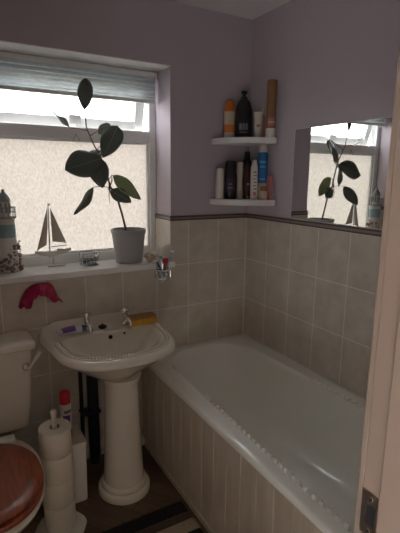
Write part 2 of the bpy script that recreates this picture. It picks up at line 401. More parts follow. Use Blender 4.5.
# top-hung vent sash, pushed outwards
sash = bpy.data.objects.new('vent_sash', None)
bm = bmesh.new()
sw, sh = (WX1-0.045)-(WX0+0.045), 0.268
frame_ring(bm, 0, sw, -sh, 0, 0.056, -0.022, 0.022, 0.062, 0.04)
sash = obj('vent_sash', bm, M['upvc'], win, bevel=0.004)
sash.location = (WX0+0.045, 0.236, 2.05); sash.rotation_euler.x = math.radians(14)
obj('vent_pane', B(0.05, sw-0.05, -0.003, 0.003, -sh+0.057, -0.035), M['glass'], sash)
bm = B(sw/2-0.012+0.03, sw/2+0.055, -0.032, -0.022, -sh+0.012, -sh+0.055)
hd = obj('sash_handle', bm, M['upvc'], sash, bevel=0.003)
obj('grip', B(sw/2-0.05+0.03, sw/2+0.045, -0.048, -0.030, -sh+0.030, -sh+0.078), M['upvc'], sash, bevel=0.004)
obj('stay_bar', tube([(sw/2-0.15, 0.226-0.236, -0.262), (sw/2-0.02, 0.0, -sh-0.004)], 0.004, 8), M['upvc'], sash)

# blind gathered at the head
bl = thing('pleated_blind', 'pale blue-grey blind drawn up at the head of the window', 'blind', (0, 0.165, 2.1))
bx0, bx1 = WX0+0.012, WX1-0.02
bm = bmesh.new(); N = 11; zt, zb = -0.03, -0.147
vs = []
for i in range(N+1):
    z = zt+(zb-zt)*i/N; y = 0.012 if i % 2 else -0.012
    vs.append((bm.verts.new((bx0, y, z)), bm.verts.new((bx1, y, z))))
for a, b in zip(vs[:-1], vs[1:]): bm.faces.new((a[0], a[1], b[1], b[0]))
fab = obj('pleated_fabric', bm, M['blind'], bl); sm = fab.modifiers.new('solid', 'SOLIDIFY'); sm.thickness = 0.0012
obj('head_rail', B(bx0, bx1, -0.02, 0.022, -0.03, -0.004), M['upvc'], bl, bevel=0.004)
obj('bottom_rail', B(bx0, bx1, -0.014, 0.014, -0.166, -0.147), M['upvc'], bl, bevel=0.004)
for x in (bx0-0.004, bx1): obj('end_bracket', B(x, x+0.005, -0.024, 0.024, -0.045, -0.0), M['plastic_white'], bl, bevel=0.001)

# outside
struct(obj('ground', B(-7, 6, 0.3, 8, -0.5, -0.4), M['ext_ground']))
struct(obj('trim_3', B(-6, 5, 3.6, 3.75, -0.4, 1.95), M['ext_wall']))

# ------------------------------------------------------------------ door frame with strike plate
dr = struct(thing('door_1', 'cream painted door frame with metal strike plate', 'door frame', (0, 0, 0)))
obj('jamb', B(DX1, DX1+0.03, FY-0.135, FY-0.002, 0, 2.03), M['door_paint_shaded'], dr, bevel=0.003)
obj('door_stop', B(DX1-0.013, DX1, FY-0.135, FY-0.042, 0, 2.0), M['door_paint_shaded'], dr, bevel=0.004)
obj('architrave', B(DX1+0.006, DX1+0.07, FY, FY+0.014, 0, 2.06), M['door_paint_shaded'], dr, bevel=0.004)
obj('architrave', B(DX0-0.07, DX0-0.006, FY, FY+0.014, 0, 2.06), M['door_paint_shaded'], dr, bevel=0.004)
obj('jamb', B(DX0-0.03, DX0, FY-0.135, FY-0.002, 0, 2.03), M['door_paint_shaded'], dr, bevel=0.003)
obj('head', B(DX0, DX1, FY-0.135, FY-0.002, 2.0, 2.03), M['door_paint_shaded'], dr, bevel=0.003)
bm = bmesh.new()
zc = 0.985
box(bm, DX1-0.0022, DX1-0.0002, FY-0.040, FY-0.004, zc-0.04, zc-0.018)
box(bm, DX1-0.0022, DX1-0.0002, FY-0.040, FY-0.004, zc+0.018, zc+0.04)
box(bm, DX1-0.0022, DX1-0.0002, FY-0.040, FY-0.033, zc-0.018, zc+0.018)
box(bm, DX1-0.0022, DX1-0.0002, FY-0.014, FY-0.004, zc-0.018, zc+0.018)
sp = obj('strike_plate', bm, M['brass_dull'], dr)
obj('latch_hole', B(DX1-0.0012, DX1-0.0004, FY-0.033, FY-0.014, zc-0.018, zc+0.018), M['dark_hole'], sp)
for dz in (-0.03, 0.03):
    obj('screw', lathe([(0.0035, 0), (0.0035, 0.0006), (0, 0.0009)], 10), M['chrome'], sp).matrix_local = Matrix.Translation((DX1-0.0022, FY-0.022, zc+dz)) @ Matrix.Rotation(-PI/2, 4, 'Y')

# ------------------------------------------------------------------ bath
bath = thing('bathtub', 'long white bathtub with roped rim and cream boarded side panel', 'bathtub', (0, 0, 0))
X0, X1, Y0, Y1, BZ = -0.708, -0.002, -1.72, -0.002, 0.55
K = 10
rings = [rrect(X0+0.006, X1, Y0, Y1, 0.008, BZ-0.034, K), rrect(X0, X1, Y0, Y1, 0.010, BZ-0.030, K), rrect(X0, X1, Y0, Y1, 0.012, BZ-0.007, K),
         rrect(X0+0.008, X1, Y0+0.006, Y1, 0.015, BZ, K)]
def inner(dx0, dx1, dy0, dy1, rn, rf, z):
    r = rrect(X0+0.044+dx0, X1-0.044-dx1, Y0+0.1+dy0, Y1-0.056-dy1, rn, z, K, rf); xc = (X0+X1)/2
    return [(xc+(x-xc)*(1-0.13*max(0, y+1.4)), y, q) for x, y, q in r]
rings += [inner(-0.006, -0.006, -0.006, -0.006, 0.12, 0.22, BZ+0.003), inner(0, 0, 0, 0, 0.12, 0.22, BZ-0.004), inner(0.008, 0.006, 0.006, 0.012, 0.12, 0.22, BZ-0.022),
          inner(0.026, 0.022, 0.02, 0.05, 0.12, 0.245, BZ-0.10), inner(0.045, 0.04, 0.035, 0.13, 0.12, 0.235, BZ-0.24),
          inner(0.062, 0.056, 0.05, 0.23, 0.12, 0.22, BZ-0.31), inner(0.085, 0.08, 0.075, 0.31, 0.11, 0.20, BZ-0.36), inner(0.14, 0.13, 0.14, 0.42, 0.10, 0.16, BZ-0.376)]
tub = obj('tub', loft(rings, False, True), M['acrylic'], bath, smooth=True)
# rope beading along the long inner edges
def beads(side, ya, yb, step=0.034):
    bm = bmesh.new(); y = ya; xc = (X0+X1)/2
    while y > yb:
        x = xc+side*((X1-X0)/2-0.048)*(1-0.13*max(0, y+1.4))
        g = bmesh.ops.create_icosphere(bm, subdivisions=1, radius=1)
        for v in g['verts']:
            q = Vector((v.co.x*0.011, v.co.y*0.017, v.co.z*0.0105)); q.rotate(Matrix.Rotation(0.6*side, 3, 'Z'))
            v.co = q+Vector((x, y, BZ+0.002))
        y -= step
    obj('rope_beading', bm, M['acrylic'], bath, smooth=True)
beads(-1, -0.60, -1.55); beads(1, -0.72, -1.55)
# sealant between bath and tiles
bm = bmesh.new(); box(bm, X1-0.008, X1+0.002, Y0, Y1, BZ-0.002, BZ+0.006); box(bm, X0, X1, Y1-0.008, Y1+0.002, BZ-0.002, BZ+0.006)
obj('sealant_bead', bm, M['grout'], bath, bevel=0.003)
# tongue-and-groove side panel
bm = bmesh.new(); bw = 0.098; y = -0.004
while y > Y0+0.01:
    yb = max(y-bw, Y0+0.004)
    pts = [(X0+0.013, y-0.0002), (X0+0.009, y-0.0008), (X0+0.005, y-0.0035), (X0+0.005, yb+0.0035), (X0+0.009, yb+0.0008), (X0+0.013, yb+0.0002)]
    lo = [bm.verts.new((p[0], p[1], 0.03)) for p in pts]; hi = [bm.verts.new((p[0], p[1], BZ-0.034)) for p in pts]
    for i in range(len(pts)-1): bm.faces.new((lo[i], lo[i+1], hi[i+1], hi[i]))
    y -= bw
box(bm, X0+0.013, X0+0.028, Y0+0.004, -0.004, 0.002, BZ-0.034)
obj('side_panel', bm, M['panel'], bath)
obj('plinth', B(X0-0.003, X0+0.013, Y0+0.004, -0.004, 0.0, 0.03), M['panel'], bath, bevel=0.003)

# ------------------------------------------------------------------ pedestal basin
sink = thing('pedestal_basin', 'white pedestal wash basin with roped rim below the window', 'basin', (-0.948, 0, 0))
BC = 0.0; RZ = 0.785
def dring(a, bf, bb, y0, z, pf=2.5, pb=5.0, n=64, zf=None, dx=0.0):
    pts = []
    for i in range(n):
        t = 2*PI*i/n; c, s = math.cos(t), math.sin(t); p = pf if s < 0 else pb
        k = (abs(c)**p+abs(s)**p)**(-1/p)
        y = y0+k*s*(bf if s < 0 else bb)
        pts.append((dx+k*c*a, y, z if zf is None else z+zf(k*c*a, y)))
    return pts
YB = -0.21
rise = lambda x, y: 0.045*max(0, min(1, (y+0.085)/0.06))**2        # back upstand
def brk(rows):
    # the back of the slab is a little wider than the bowl front
    return [[(x*(1+0.10*max(0, min(1, (y+0.26)/0.2))), y, z) for x, y, z in r] for r in rows]
R = [dring(0.09, 0.09, 0.13, -0.25, 0.60, 2, 2), dring(0.12, 0.13, 0.15, -0.25, 0.618, 2, 2.5), dring(0.185, 0.225, 0.18, YB, 0.665, 2.3, 3), dring(0.24, 0.285, 0.198, YB, 0.712, 2.5, 4),
     dring(0.266, 0.312, 0.204, YB, 0.738, 2.6, 5), dring(0.272, 0.320, 0.206, YB, 0.744, 2.6, 6), dring(0.284, 0.334, 0.206, YB, 0.750, 2.7, 6), dring(0.288, 0.338, 0.207, YB, 0.760, 2.7, 6, zf=rise), dring(0.284, 0.333, 0.206, YB, 0.772, 2.7, 6, zf=rise),
     dring(0.268, 0.315, 0.195, YB, RZ-0.003, 2.7, 6, zf=rise), dring(0.250, 0.288, 0.172, YB, RZ, 2.7, 5, zf=rise), dring(0.236, 0.268, 0.110, YB, RZ-0.003, 2.6, 4.5),
     dring(0.228, 0.258, 0.070, YB, RZ-0.006, 2.5, 4), dring(0.220, 0.250, 0.062, YB, RZ-0.016, 2.45, 3.6), dring(0.200, 0.225, 0.05, YB, RZ-0.045, 2.3, 3.2), dring(0.165, 0.185, 0.025, YB-0.01, RZ-0.085, 2.2, 2.8),
     dring(0.11, 0.11, 0.04, YB-0.04, RZ-0.115, 2.1, 2.3), dring(0.03, 0.04, 0.02, YB-0.06, RZ-0.125, 2, 2)]
R = brk(R)
basin = obj('basin', loft(R), M['ceramic'], sink, smooth=True)
# rope bead round the inner edge of the front rim
bm = bmesh.new()
ro = dring(0.247, 0.284, 0.0001, YB, RZ+0.001, 2.65, 5, n=240)
acc = 0; last = None
for p in ro[118:242]+ro[:2]:
    if p[1] > YB+0.002: continue
    if last is None or (Vector(p)-Vector(last)).length > 0.0125:
        d = (Vector(p)-Vector(last)).normalized() if last else Vector((0, -1, 0)); last = p
        g = bmesh.ops.create_icosphere(bm, subdivisions=1, radius=1); rot = Matrix.Rotation(math.atan2(d.y, d.x)+0.6, 3, 'Z')
        for v in g['verts']:
            q = Vector((v.co.x*0.0095, v.co.y*0.007, v.co.z*0.007)); q.rotate(rot); v.co = q+Vector(p)
obj('rope_beading', bm, M['ceramic'], basin, smooth=True)
rl = [p for p in dring(0.262, 0.302, 0.0001, YB, RZ-0.0005, 2.65, 5, n=160)[80:161] if p[1] < YB+0.002]
obj('rim_ridge', tube(rl, 0.004, 8), M['ceramic'], basin, smooth=True)
ped = [(0.128, 0), (0.128, 0.022), (0.122, 0.032), (0.112, 0.036), (0.113, 0.05), (0.108, 0.062), (0.1, 0.068), (0.101, 0.08), (0.096, 0.12), (0.09, 0.25), (0.083, 0.42), (0.079, 0.55), (0.084, 0.585), (0.095, 0.607), (0.095, 0.615)]
obj('pedestal', lathe(ped, 40, 1.0, 1.05), M['ceramic'], sink, smooth=True, loc=(0.018, -0.305, 0))
# overflow and chain holes at the back of the bowl
pl = at(110.5, 337, 1, -0.205)
for u, v, r in ((110.5, 337, 0.0105), (124.5, 333, 0.006)):
    c = at(u, v, 1, -0.168)
    bm = lathe([(r, 0), (r, 0.002), (r*0.7, 0.0025), (r*0.6, 0.0005), (0, 0.0005)], 16)
    h = obj('overflow_hole', bm, M['dark_hole'], basin, smooth=True)
    h.matrix_local = Matrix.Translation((c.x+0.948, c.y, c.z)) @ Matrix.Rotation(math.radians(62), 4, 'X')
obj('waste_ring', lathe([(0.024, 0), (0.024, 0.003), (0.018, 0.004), (0.016, 0.001), (0, 0.001)], 20), M['chrome'], basin, smooth=True, loc=(0, YB-0.065, RZ-0.127))
def tap(x, y):
    t = obj('tap', lathe([(0.022, 0), (0.022, 0.006), (0.014, 0.012), (0.013, 0.042), (0.016, 0.046), (0.016, 0.056), (0.008, 0.06), (0.008, 0.066)], 20), M['chrome'], sink, smooth=True, loc=(x, y, RZ-0.001))
    obj('spout', tube([(0, 0, 0.032), (0, -0.025, 0.038), (0, -0.055, 0.037), (0, -0.075, 0.03), (0, -0.079, 0.016)], [0.010, 0.011, 0.0105, 0.010, 0.009], 14), M['chrome'], t, smooth=True)
    hd = obj('handle', lathe([(0.0085, 0.064), (0.017, 0.067), (0.02, 0.074), (0.02, 0.084), (0.015, 0.091), (0, 0.093)], 18), M['chrome'], t, smooth=True)
    bm = bmesh.new()
    for k in range(4):
        a = k*PI/2+0.5; ball((0.021*math.cos(a), 0.021*math.sin(a), 0.079), 0.0075, sub=1, bm=bm)
    obj('knob_lobe', bm, M['chrome'], hd, smooth=True)
tL = at(86, 329, 2, RZ); tR = at(125.5, 324, 2, RZ)
tap(tL.x+0.948, -0.098); tap(tR.x+0.948, -0.098)
# plug on its chain, resting on the ledge
pg = at(101, 325, 2, RZ+0.008)
plug = obj('rubber_plug', lathe([(0.017, 0), (0.021, 0.004), (0.021, 0.012), (0.012, 0.016), (0.004, 0.018), (0.004, 0.024), (0, 0.025)], 20), M['black'], loc=(pg.x, -0.105, RZ), smooth=True)
tag(plug, 'small black rubber plug on the basin ledge between the two taps', 'plug')

# waste pipe behind the pedestal; its black also paints the shadowed gap there
pc = thing('waste_pipe_gap_shade', 'dark upright pipe pair behind the basin pedestal, also standing in for gap shadow', 'pipe', (-1.005, -0.035, 0))
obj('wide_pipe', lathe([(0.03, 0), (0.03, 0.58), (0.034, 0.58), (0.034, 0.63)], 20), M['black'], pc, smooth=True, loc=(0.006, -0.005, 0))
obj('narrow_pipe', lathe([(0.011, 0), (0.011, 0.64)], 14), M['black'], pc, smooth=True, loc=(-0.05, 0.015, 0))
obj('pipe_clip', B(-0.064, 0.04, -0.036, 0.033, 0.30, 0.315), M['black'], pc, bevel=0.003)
# white valve by the skirting
vc = at(140.5, 440, 1, -0.07)
vv = thing('pipe_valve', 'white pipe valve low on the wall between pedestal and bath', 'valve', (vc.x-0.004, -0.07, 0.0))
obj('valve_body', tube([(0, 0, vc.z), (0, 0.07, vc.z)], [0.019, 0.019], 14), M['plastic_white'], vv, smooth=True)
obj('valve_cap', tube([(0, -0.022, vc.z), (0, 0.004, vc.z)], [0.025, 0.027], 14), M['plastic_white'], vv, smooth=True)
obj('riser', tube([(-0.004, 0.03, 0.0), (-0.004, 0.03, vc.z)], 0.008, 10), M['chrome'], vv, smooth=True)

# ------------------------------------------------------------------ items on the basin
a, b = at(57, 333, 2, RZ+0.012), at(86, 327.5, 2, RZ+0.012)
tb = thing('toothpaste_tube', 'lilac and dark toothpaste tube lying left of the left tap', 'toothpaste', ((a.x+b.x)/2-0.010, -0.122, RZ+0.002), math.atan2(0.01, b.x-a.x))
Lt = 0.068
rg = []
for i, (x, hy, hz) in enumerate(((-Lt, 0.030, 0.002), (-Lt+0.01, 0.0295, 0.008), (-0.02, 0.027, 0.016), (0.02, 0.024, 0.0195), (Lt-0.02, 0.021, 0.0205), (Lt-0.014, 0.012, 0.012))):
    rg.append([(x, hy*math.cos(2*PI*k/20), 0.020+hz*math.sin(2*PI*k/20)) for k in range(20)])
obj('tube_body', loft(rg), M['lilac_tube'], tb, smooth=True)
obj('print_band', loft([[(x, (hy+0.0006)*math.cos(PI*k/10), 0.0203+hz*1.03*math.sin(PI*k/10)) for k in range(11)] for x, hy, hz in ((-0.046, 0.0288, 0.0105), (-0.02, 0.027, 0.016), (0.018, 0.0243, 0.0193))], False, False), M['purple_print'], tb, smooth=True)
obj('cap', tube([(Lt-0.016, 0, 0.020), (Lt+0.004, 0, 0.020)], [0.015, 0.013], 16), M['navy'], tb, smooth=True)

a, b = at(131, 326, 2, RZ+0.004), at(156.5, 322, 2, RZ+0.004)
spn = thing('soap_sponge', 'yellow sponge with brown scourer top beside the right tap', 'sponge', ((a.x+b.x)/2, -0.128, RZ+0.0005), 0.03)
hw = (b.x-a.x)/2+0.006
def blob(x0, x1, y0, y1, z0, z1, nx=16, ny=8, amp=0.002):
    bm = bmesh.new(); box(bm, x0, x1, y0, y1, z0, z1)
    bmesh.ops.subdivide_edges(bm, edges=bm.edges, cuts=6, use_grid_fill=True)
    for v in bm.verts: v.co += Vector((noise.noise(v.co*60), noise.noise(v.co*60+Vector((5, 0, 0))), noise.noise(v.co*60+Vector((0, 9, 0)))*(0 if v.co.z < z0+1e-4 else 1)))*amp
    return bm
obj('foam', blob(-hw, hw, -0.036, 0.034, 0, 0.030), M['yellow'], spn, smooth=True, bevel=0.003)
obj('scourer', blob(-hw+0.002, hw-0.006, -0.030, 0.034, 0.0305, 0.044), mk('brown_scourer', (0.36, 0.22, 0.08), 0.9, var=0.3, vscale=60, bump=0.5, bscale=200), spn, smooth=True)

# ------------------------------------------------------------------ magenta cloth hung on the tiles
cw = at(40, 293, 1, -0.04)
cl = thing('magenta_cloth', 'shiny magenta cloth draped over a hook below the window sill', 'cloth', (cw.x, 0.0, cw.z))
bm = bmesh.new(); nu, nv = 26, 12; grid = []
for j in range(nv+1):
    row = []
    for i in range(nu+1):
        s = i/nu*2-1; t = j/nv
        x = 0.094*s*(1+0.06*t)
        zarc = 0.044-(0.077*s*s if s < 0 else 0.084*s**4)
        a_ = abs(s); hump = math.exp(-((a_-0.56)/0.24)**2)
        drop = 0.050*(1-a_**3)+0.026*a_**3+0.042*hump+0.006*math.sin(s*31)*(1-a_)+(0.008 if s < -0.3 else 0.003)*math.sin(s*24)
        z = zarc-t*drop*1.0
        yo = -0.012-0.066*math.sin(min(1, t*1.6)*PI/2)*(1-0.35*abs(s)) + 0.007*math.sin(s*19+t*2)*t
        row.append(bm.verts.new((x+0.006*math.sin(t*5+s*4), yo, z)))
    grid.append(row)
for j in range(nv):
    for i in range(nu): bm.faces.new((grid[j][i], grid[j][i+1], grid[j+1][i+1], grid[j+1][i]))
dp = obj('draped_fabric', bm, M['magenta'], cl, smooth=True)
md = dp.modifiers.new('solid', 'SOLIDIFY'); md.thickness = 0.004
md = dp.modifiers.new('sub', 'SUBSURF'); md.levels = 1; md.render_levels = 1
obj('hook', tube([(0, 0, 0.01), (0, -0.03, 0.012), (0, -0.045, 0.016), (0, -0.05, 0.026)], 0.006, 10), M['chrome'], cl, smooth=True)
obj('hook_plate', tube([(0, 0, 0.01), (0, -0.006, 0.01)], 0.02, 18), M['chrome'], cl, smooth=True)

# ------------------------------------------------------------------ toothbrush holder
hc = at(163, 272, 1, -0.062)
HX, HZ = hc.x, 1.0
ho = thing('toothbrush_holder', 'wire wall holder with a glass tumbler, right of the window sill', 'toothbrush holder', (HX, -0.055, HZ))
ring = lambda r, z, c=(0, 0): [(c[0]+r*math.cos(2*PI*k/28), c[1]+r*math.sin(2*PI*k/28), z) for k in range(28)]
bm = tube(ring(0.042, 0.045), 0.0025, 8, closed=True); tube(ring(0.045, 0.0), 0.003, 8, bm, closed=True)
for k in range(6):
    aa = PI/6+k*PI/3; tube([(0.045*math.cos(aa), 0.045*math.sin(aa), 0), (0.042*math.cos(aa), 0.042*math.sin(aa), 0.045)], 0.002, 6, bm)
for k in (-0.02, 0, 0.02): tube([(k, -0.04, 0), (k, 0.04, 0)], 0.002, 6, bm)
tube([(-0.03, -0.045, -0.012), (0.03, -0.045, -0.012)], 0.003, 8, bm); tube([(-0.03, -0.045, -0.012), (-0.028, -0.036, 0)], 0.003, 8, bm); tube([(0.03, -0.045, -0.012), (0.028, -0.036, 0)], 0.003, 8, bm)
obj('wire_basket', bm, M['chrome'], ho, smooth=True)
obj('wall_plate', B(-0.02, 0.02, 0.044, 0.056, -0.002, 0.05), M['chrome'], ho, bevel=0.002)
tu = obj('tumbler', lathe([(0.0, 0.004), (0.03, 0.004), (0.036, 0.09), (0.0345, 0.09), (0.0285, 0.008), (0, 0.008)], 24), M['clear'], smooth=True, loc=(HX, -0.055, HZ-0.0))
tag(tu, 'clear glass tumbler standing in the wire holder by the window', 'tumbler')
def brush(mat, label, foot, head, bmat):
    f, h = Vector(foot), Vector(head); d = (h-f)
    o = thing('toothbrush', label, 'toothbrush', f, 0, 'toothbrushes in the wire holder')
    obj('handle', tube([Vector((0, 0, 0)), d*0.3, d*0.62, d*0.72, d*1.0], [0.0035, 0.0055, 0.006, 0.003, 0.0045], 10), M[mat], o, smooth=True)
    t = d.normalized(); s = Vector((0, -1, 0)); c = d*0.92
    bm = bmesh.new(); tube([c+s*0.003, c+s*0.016], [0.0075, 0.0075], 10, bm)
    obj('bristles', bm, M[bmat], o, smooth=True)
zf = HZ+0.010
def hp(u, v, y): p = at(u, v, 1, y); return (p.x, y, p.z)
brush('navy', 'navy toothbrush leaning left in the glass tumbler', (HX+0.008, -0.062, zf), hp(155, 259, -0.072), 'plastic_white')
brush('plastic_white', 'white toothbrush upright in the middle of the tumbler', (HX-0.004, -0.045, zf), hp(160, 255.5, -0.05), 'sky_blue')
brush('sky_blue', 'light blue toothbrush leaning tall against the window reveal edge', (HX-0.01, -0.060, zf), hp(172.5, 249, -0.042), 'plastic_white')
rp_ = thing('red_razor', 'red-handled razor leaning in the glass tumbler', 'razor', (HX, -0.07, zf))
e = Vector(hp(166, 262, -0.085))-Vector((HX, -0.07, zf))
obj('handle', tube([(0, 0, 0), e*0.5, e*0.8, e], [0.004, 0.0065, 0.0085, 0.008], 12), M['red'], rp_, smooth=True)
bm = bmesh.new(); box(bm, e.x-0.02, e.x+0.012, e.y-0.008, e.y+0.006, e.z-0.006, e.z+0.022)
obj('head', bm, M['red'], rp_, bevel=0.004)

# ------------------------------------------------------------------ toilet
TX = -1.545
wc = thing('toilet', 'white toilet with low cistern and mahogany seat at the left wall', 'toilet', (TX, 0, 0))
def rr2(hx, y0, y1, r, z): return rrect(-hx, hx, y0, y1, r, z, 6)
obj('cistern', loft([rr2(0.19, -0.165, -0.01, 0.04, 0.375), rr2(0.212, -0.178, -0.006, 0.03, 0.395), rr2(0.225, -0.185, -0.004, 0.03, 0.50), rr2(0.244, -0.192, -0.004, 0.03, 0.775)]), M['ceramic'], wc, smooth=True)
obj('cistern_lid', loft([rr2(0.250, -0.198, -0.003, 0.03, 0.772), rr2(0.258, -0.207, -0.002, 0.032, 0.777), rr2(0.258, -0.207, -0.002, 0.032, 0.797), rr2(0.250, -0.199, -0.002, 0.03, 0.806), rr2(0.215, -0.165, -0.02, 0.03, 0.810), rr2(0.15, -0.12, -0.05, 0.03, 0.811)]), M['ceramic'], wc, smooth=True)
lv = at(26, 367, 1, -0.2)
LVX, LVZ = lv.x-TX, lv.z
lev = obj('flush_lever', tube([(LVX, -0.189, LVZ), (LVX, -0.206, LVZ)], [0.019, 0.016], 18), M['chrome'], wc, smooth=True)
obj('boss_centre', tube([(LVX, -0.204, LVZ), (LVX, -0.214, LVZ)], [0.009, 0.008], 12), M['brass_dull'], lev, smooth=True)
e1 = at(33, 362, 1, -0.225); e2 = at(40.5, 351, 1, -0.232)
obj('lever_arm', tube([(LVX, -0.212, LVZ), (LVX+0.012, -0.224, LVZ+0.0), (e1.x-TX, -0.225, e1.z), ((e1.x+e2.x)/2-TX, -0.229, (e1.z+e2.z)/2), (e2.x-TX, -0.232, e2.z)], [0.006, 0.007, 0.008, 0.011, 0.010], 12), M['ceramic'], lev, smooth=True)
def egg(hx, yb, yf, z, n=48, p=2.15):
    yc = yb-(yb-yf)*0.46; pts = []
    for i in range(n):
        t = 2*PI*i/n; c, s = math.cos(t), math.sin(t); k = (abs(c)**p+abs(s)**p)**(-1/p)
        pts.append((hx*k*c, yc+k*s*((yb-yc) if s > 0 else (yc-yf)), z))
    return pts
YBk, YFr = -0.335, -0.815
obj('pan', loft([egg(0.115, -0.12, -0.56, 0.0), egg(0.115, -0.12, -0.565, 0.02), egg(0.10, -0.13, -0.55, 0.08), egg(0.105, -0.13, -0.58, 0.16), egg(0.135, -0.15, -0.66, 0.25), egg(0.185, -0.18, -0.77, 0.33), egg(0.204, -0.2, -0.82, 0.372), egg(0.208, -0.2, -0.83, 0.390), egg(0.202, -0.21, -0.82, 0.400), egg(0.13, -0.34, -0.74, 0.400), egg(0.12, -0.35, -0.72, 0.33), egg(0.06, -0.42, -0.6, 0.22)]), M['ceramic'], wc, smooth=True)
st = obj('seat', loft([egg(0.191, YBk, YFr+0.004, 0.402), egg(0.196, YBk, YFr, 0.408), egg(0.196, YBk, YFr, 0.416), egg(0.191, YBk, YFr+0.004, 0.421), egg(0.12, -0.42, -0.75, 0.421), egg(0.12, -0.42, -0.75, 0.402)], False, False), M['mahogany'], wc, smooth=True)
obj('seat_lid', loft([egg(0.180, YBk+0.002, YFr+0.02, 0.423), egg(0.188, YBk, YFr+0.010, 0.429), egg(0.189, YBk, YFr+0.009, 0.436), egg(0.182, YBk-0.004, YFr+0.018, 0.443), egg(0.14, YBk-0.03, YFr+0.06, 0.446), egg(0.05, YBk-0.15, YFr+0.2, 0.447)]), M['mahogany'], wc, smooth=True)
obj('hinge_bar', B(-0.15, 0.128, -0.345, -0.298, 0.40, 0.445), M['plastic_white'], wc, bevel=0.006)

# ------------------------------------------------------------------ toilet-roll stand with four rolls
RX, RY = -1.272, -0.432
ts = thing('toilet_roll_stand', 'white toilet roll pole stand with round base beside the seat', 'toilet roll stand', (RX, RY, 0))
bm = lathe([(0.108, 0), (0.11, 0.006), (0.106, 0.014), (0.085, 0.020), (0.05, 0.026), (0.02, 0.03), (0, 0.031)], 40)
for v in bm.verts:
    rr_ = math.hypot(v.co.x, v.co.y)
    if rr_ > 0.06:
        k = 1+0.03*math.cos(6*math.atan2(v.co.y, v.co.x)); v.co.x *= k; v.co.y *= k
obj('base', bm, M['plastic_white'], ts, smooth=True)
obj('pole', lathe([(0.0105, 0.03), (0.0105, 0.552), (0.013, 0.556), (0.013, 0.577), (0.009, 0.583), (0, 0.584)], 18), M['plastic_cream'], ts, smooth=True)
labels = ['toilet roll at the very bottom of the stack, resting on the stand base', 'second toilet roll from the bottom of the stack on the pole', 'third toilet roll from the bottom, just under the topmost one', 'topmost toilet roll on the pole, its cardboard core showing']
z = 0.032; rh = 0.1185
for k in range(4):
    rr_ = (0.0655, 0.0655, 0.0653, 0.0656)[k]
    t = thing('toilet_roll', labels[k], 'toilet roll', (RX+(0.001, -0.002, 0.002, 0)[k], RY, z), k*0.7, 'toilet rolls stacked on the stand')
    obj('paper', lathe([(0.0215, 0.0003), (rr_-0.0006, 0.0003), (rr_, 0.0012), (rr_, rh-0.0016), (rr_-0.0008, rh-0.0006), (0.0215, rh-0.0006), (0.0215, 0.0003)], 36), M['paper'], t, smooth=True)
    obj('core', lathe([(0.0213, 0.0), (0.0213, rh-0.0005), (0.0195, rh-0.0005), (0.0195, 0.0), (0.0213, 0.0)], 28), M['card'], t, smooth=True)
    z += rh

# ------------------------------------------------------------------ white bin and spray can
BX1, BYF, BH = -1.110, -0.312, 0.315
bn = thing('storage_bin', 'small white lidded box on the floor behind the roll stand', 'storage box', (BX1-0.095, BYF+0.085, 0))
obj('bin_body', loft([rr2(0.088, -0.078, 0.078, 0.012, 0.0), rr2(0.090, -0.08, 0.08, 0.012, 0.006), rr2(0.0935, -0.083, 0.083, 0.012, BH-0.022)]), M['plastic_white'], bn, smooth=True)
obj('bin_lid', loft([rr2(0.0955, -0.086, 0.086, 0.012, BH-0.022), rr2(0.0965, -0.087, 0.087, 0.012, BH-0.006), rr2(0.094, -0.084, 0.084, 0.012, BH)]), M['plastic_white'], bn, smooth=True)

def bottle(name, label, cat, x, y, z, parts, sx=1.0, sy=1.0, rotz=0.0, group=None):
    """parts: (part name, profile, material)"""
    t = thing(name, label, cat, (x, y, z), rotz, group)
    for nm, prof, mt in parts: obj(nm, lathe(prof, 26, sx, sy), M[mt], t, smooth=True)
    return t
def mark(t, x0, x1, z0, z1, r, mat, rot=None, name='label_print', sx=1.0, sy=1.0):
    """a curved patch of print wrapped on a round side; x0..x1 are angles in degrees about the front (-Y)"""
    bm = bmesh.new(); n = 6; a = []
    for k in range(n+1):
        ang = math.radians(-90+x0+(x1-x0)*k/n)
        a.append((bm.verts.new((r*sx*math.cos(ang), r*sy*math.sin(ang), z0)), bm.verts.new((r*sx*math.cos(ang), r*sy*math.sin(ang), z1))))
    for p, q in zip(a[:-1], a[1:]): bm.faces.new((p[0], q[0], q[1], p[1]))
    return obj(name, bm, M[mat], t, smooth=True)
cc = at(67, 437, 2, BH)
can = bottle('air_freshener_can', 'red and white aerosol can standing on the white box', 'aerosol can', cc.x, cc.y, BH+0.0005,
    [('foot_band', [(0.0255, 0), (0.0262, 0.002), (0.0262, 0.045)], 'red'), ('body', [(0.026, 0.045), (0.026, 0.175), (0.022, 0.186), (0.018, 0.19)], 'plastic_white'),
     ('cap', [(0.0245, 0.178), (0.025, 0.182), (0.0245, 0.225), (0.021, 0.236), (0.012, 0.24), (0, 0.24)], 'red')])
mark(can, -40, 35, 0.075, 0.125, 0.0263, 'purple_print'); mark(can, -25, 60, 0.135, 0.150, 0.0263, 'grey_print'); mark(can, -50, 10, 0.055, 0.066, 0.0263, 'red')

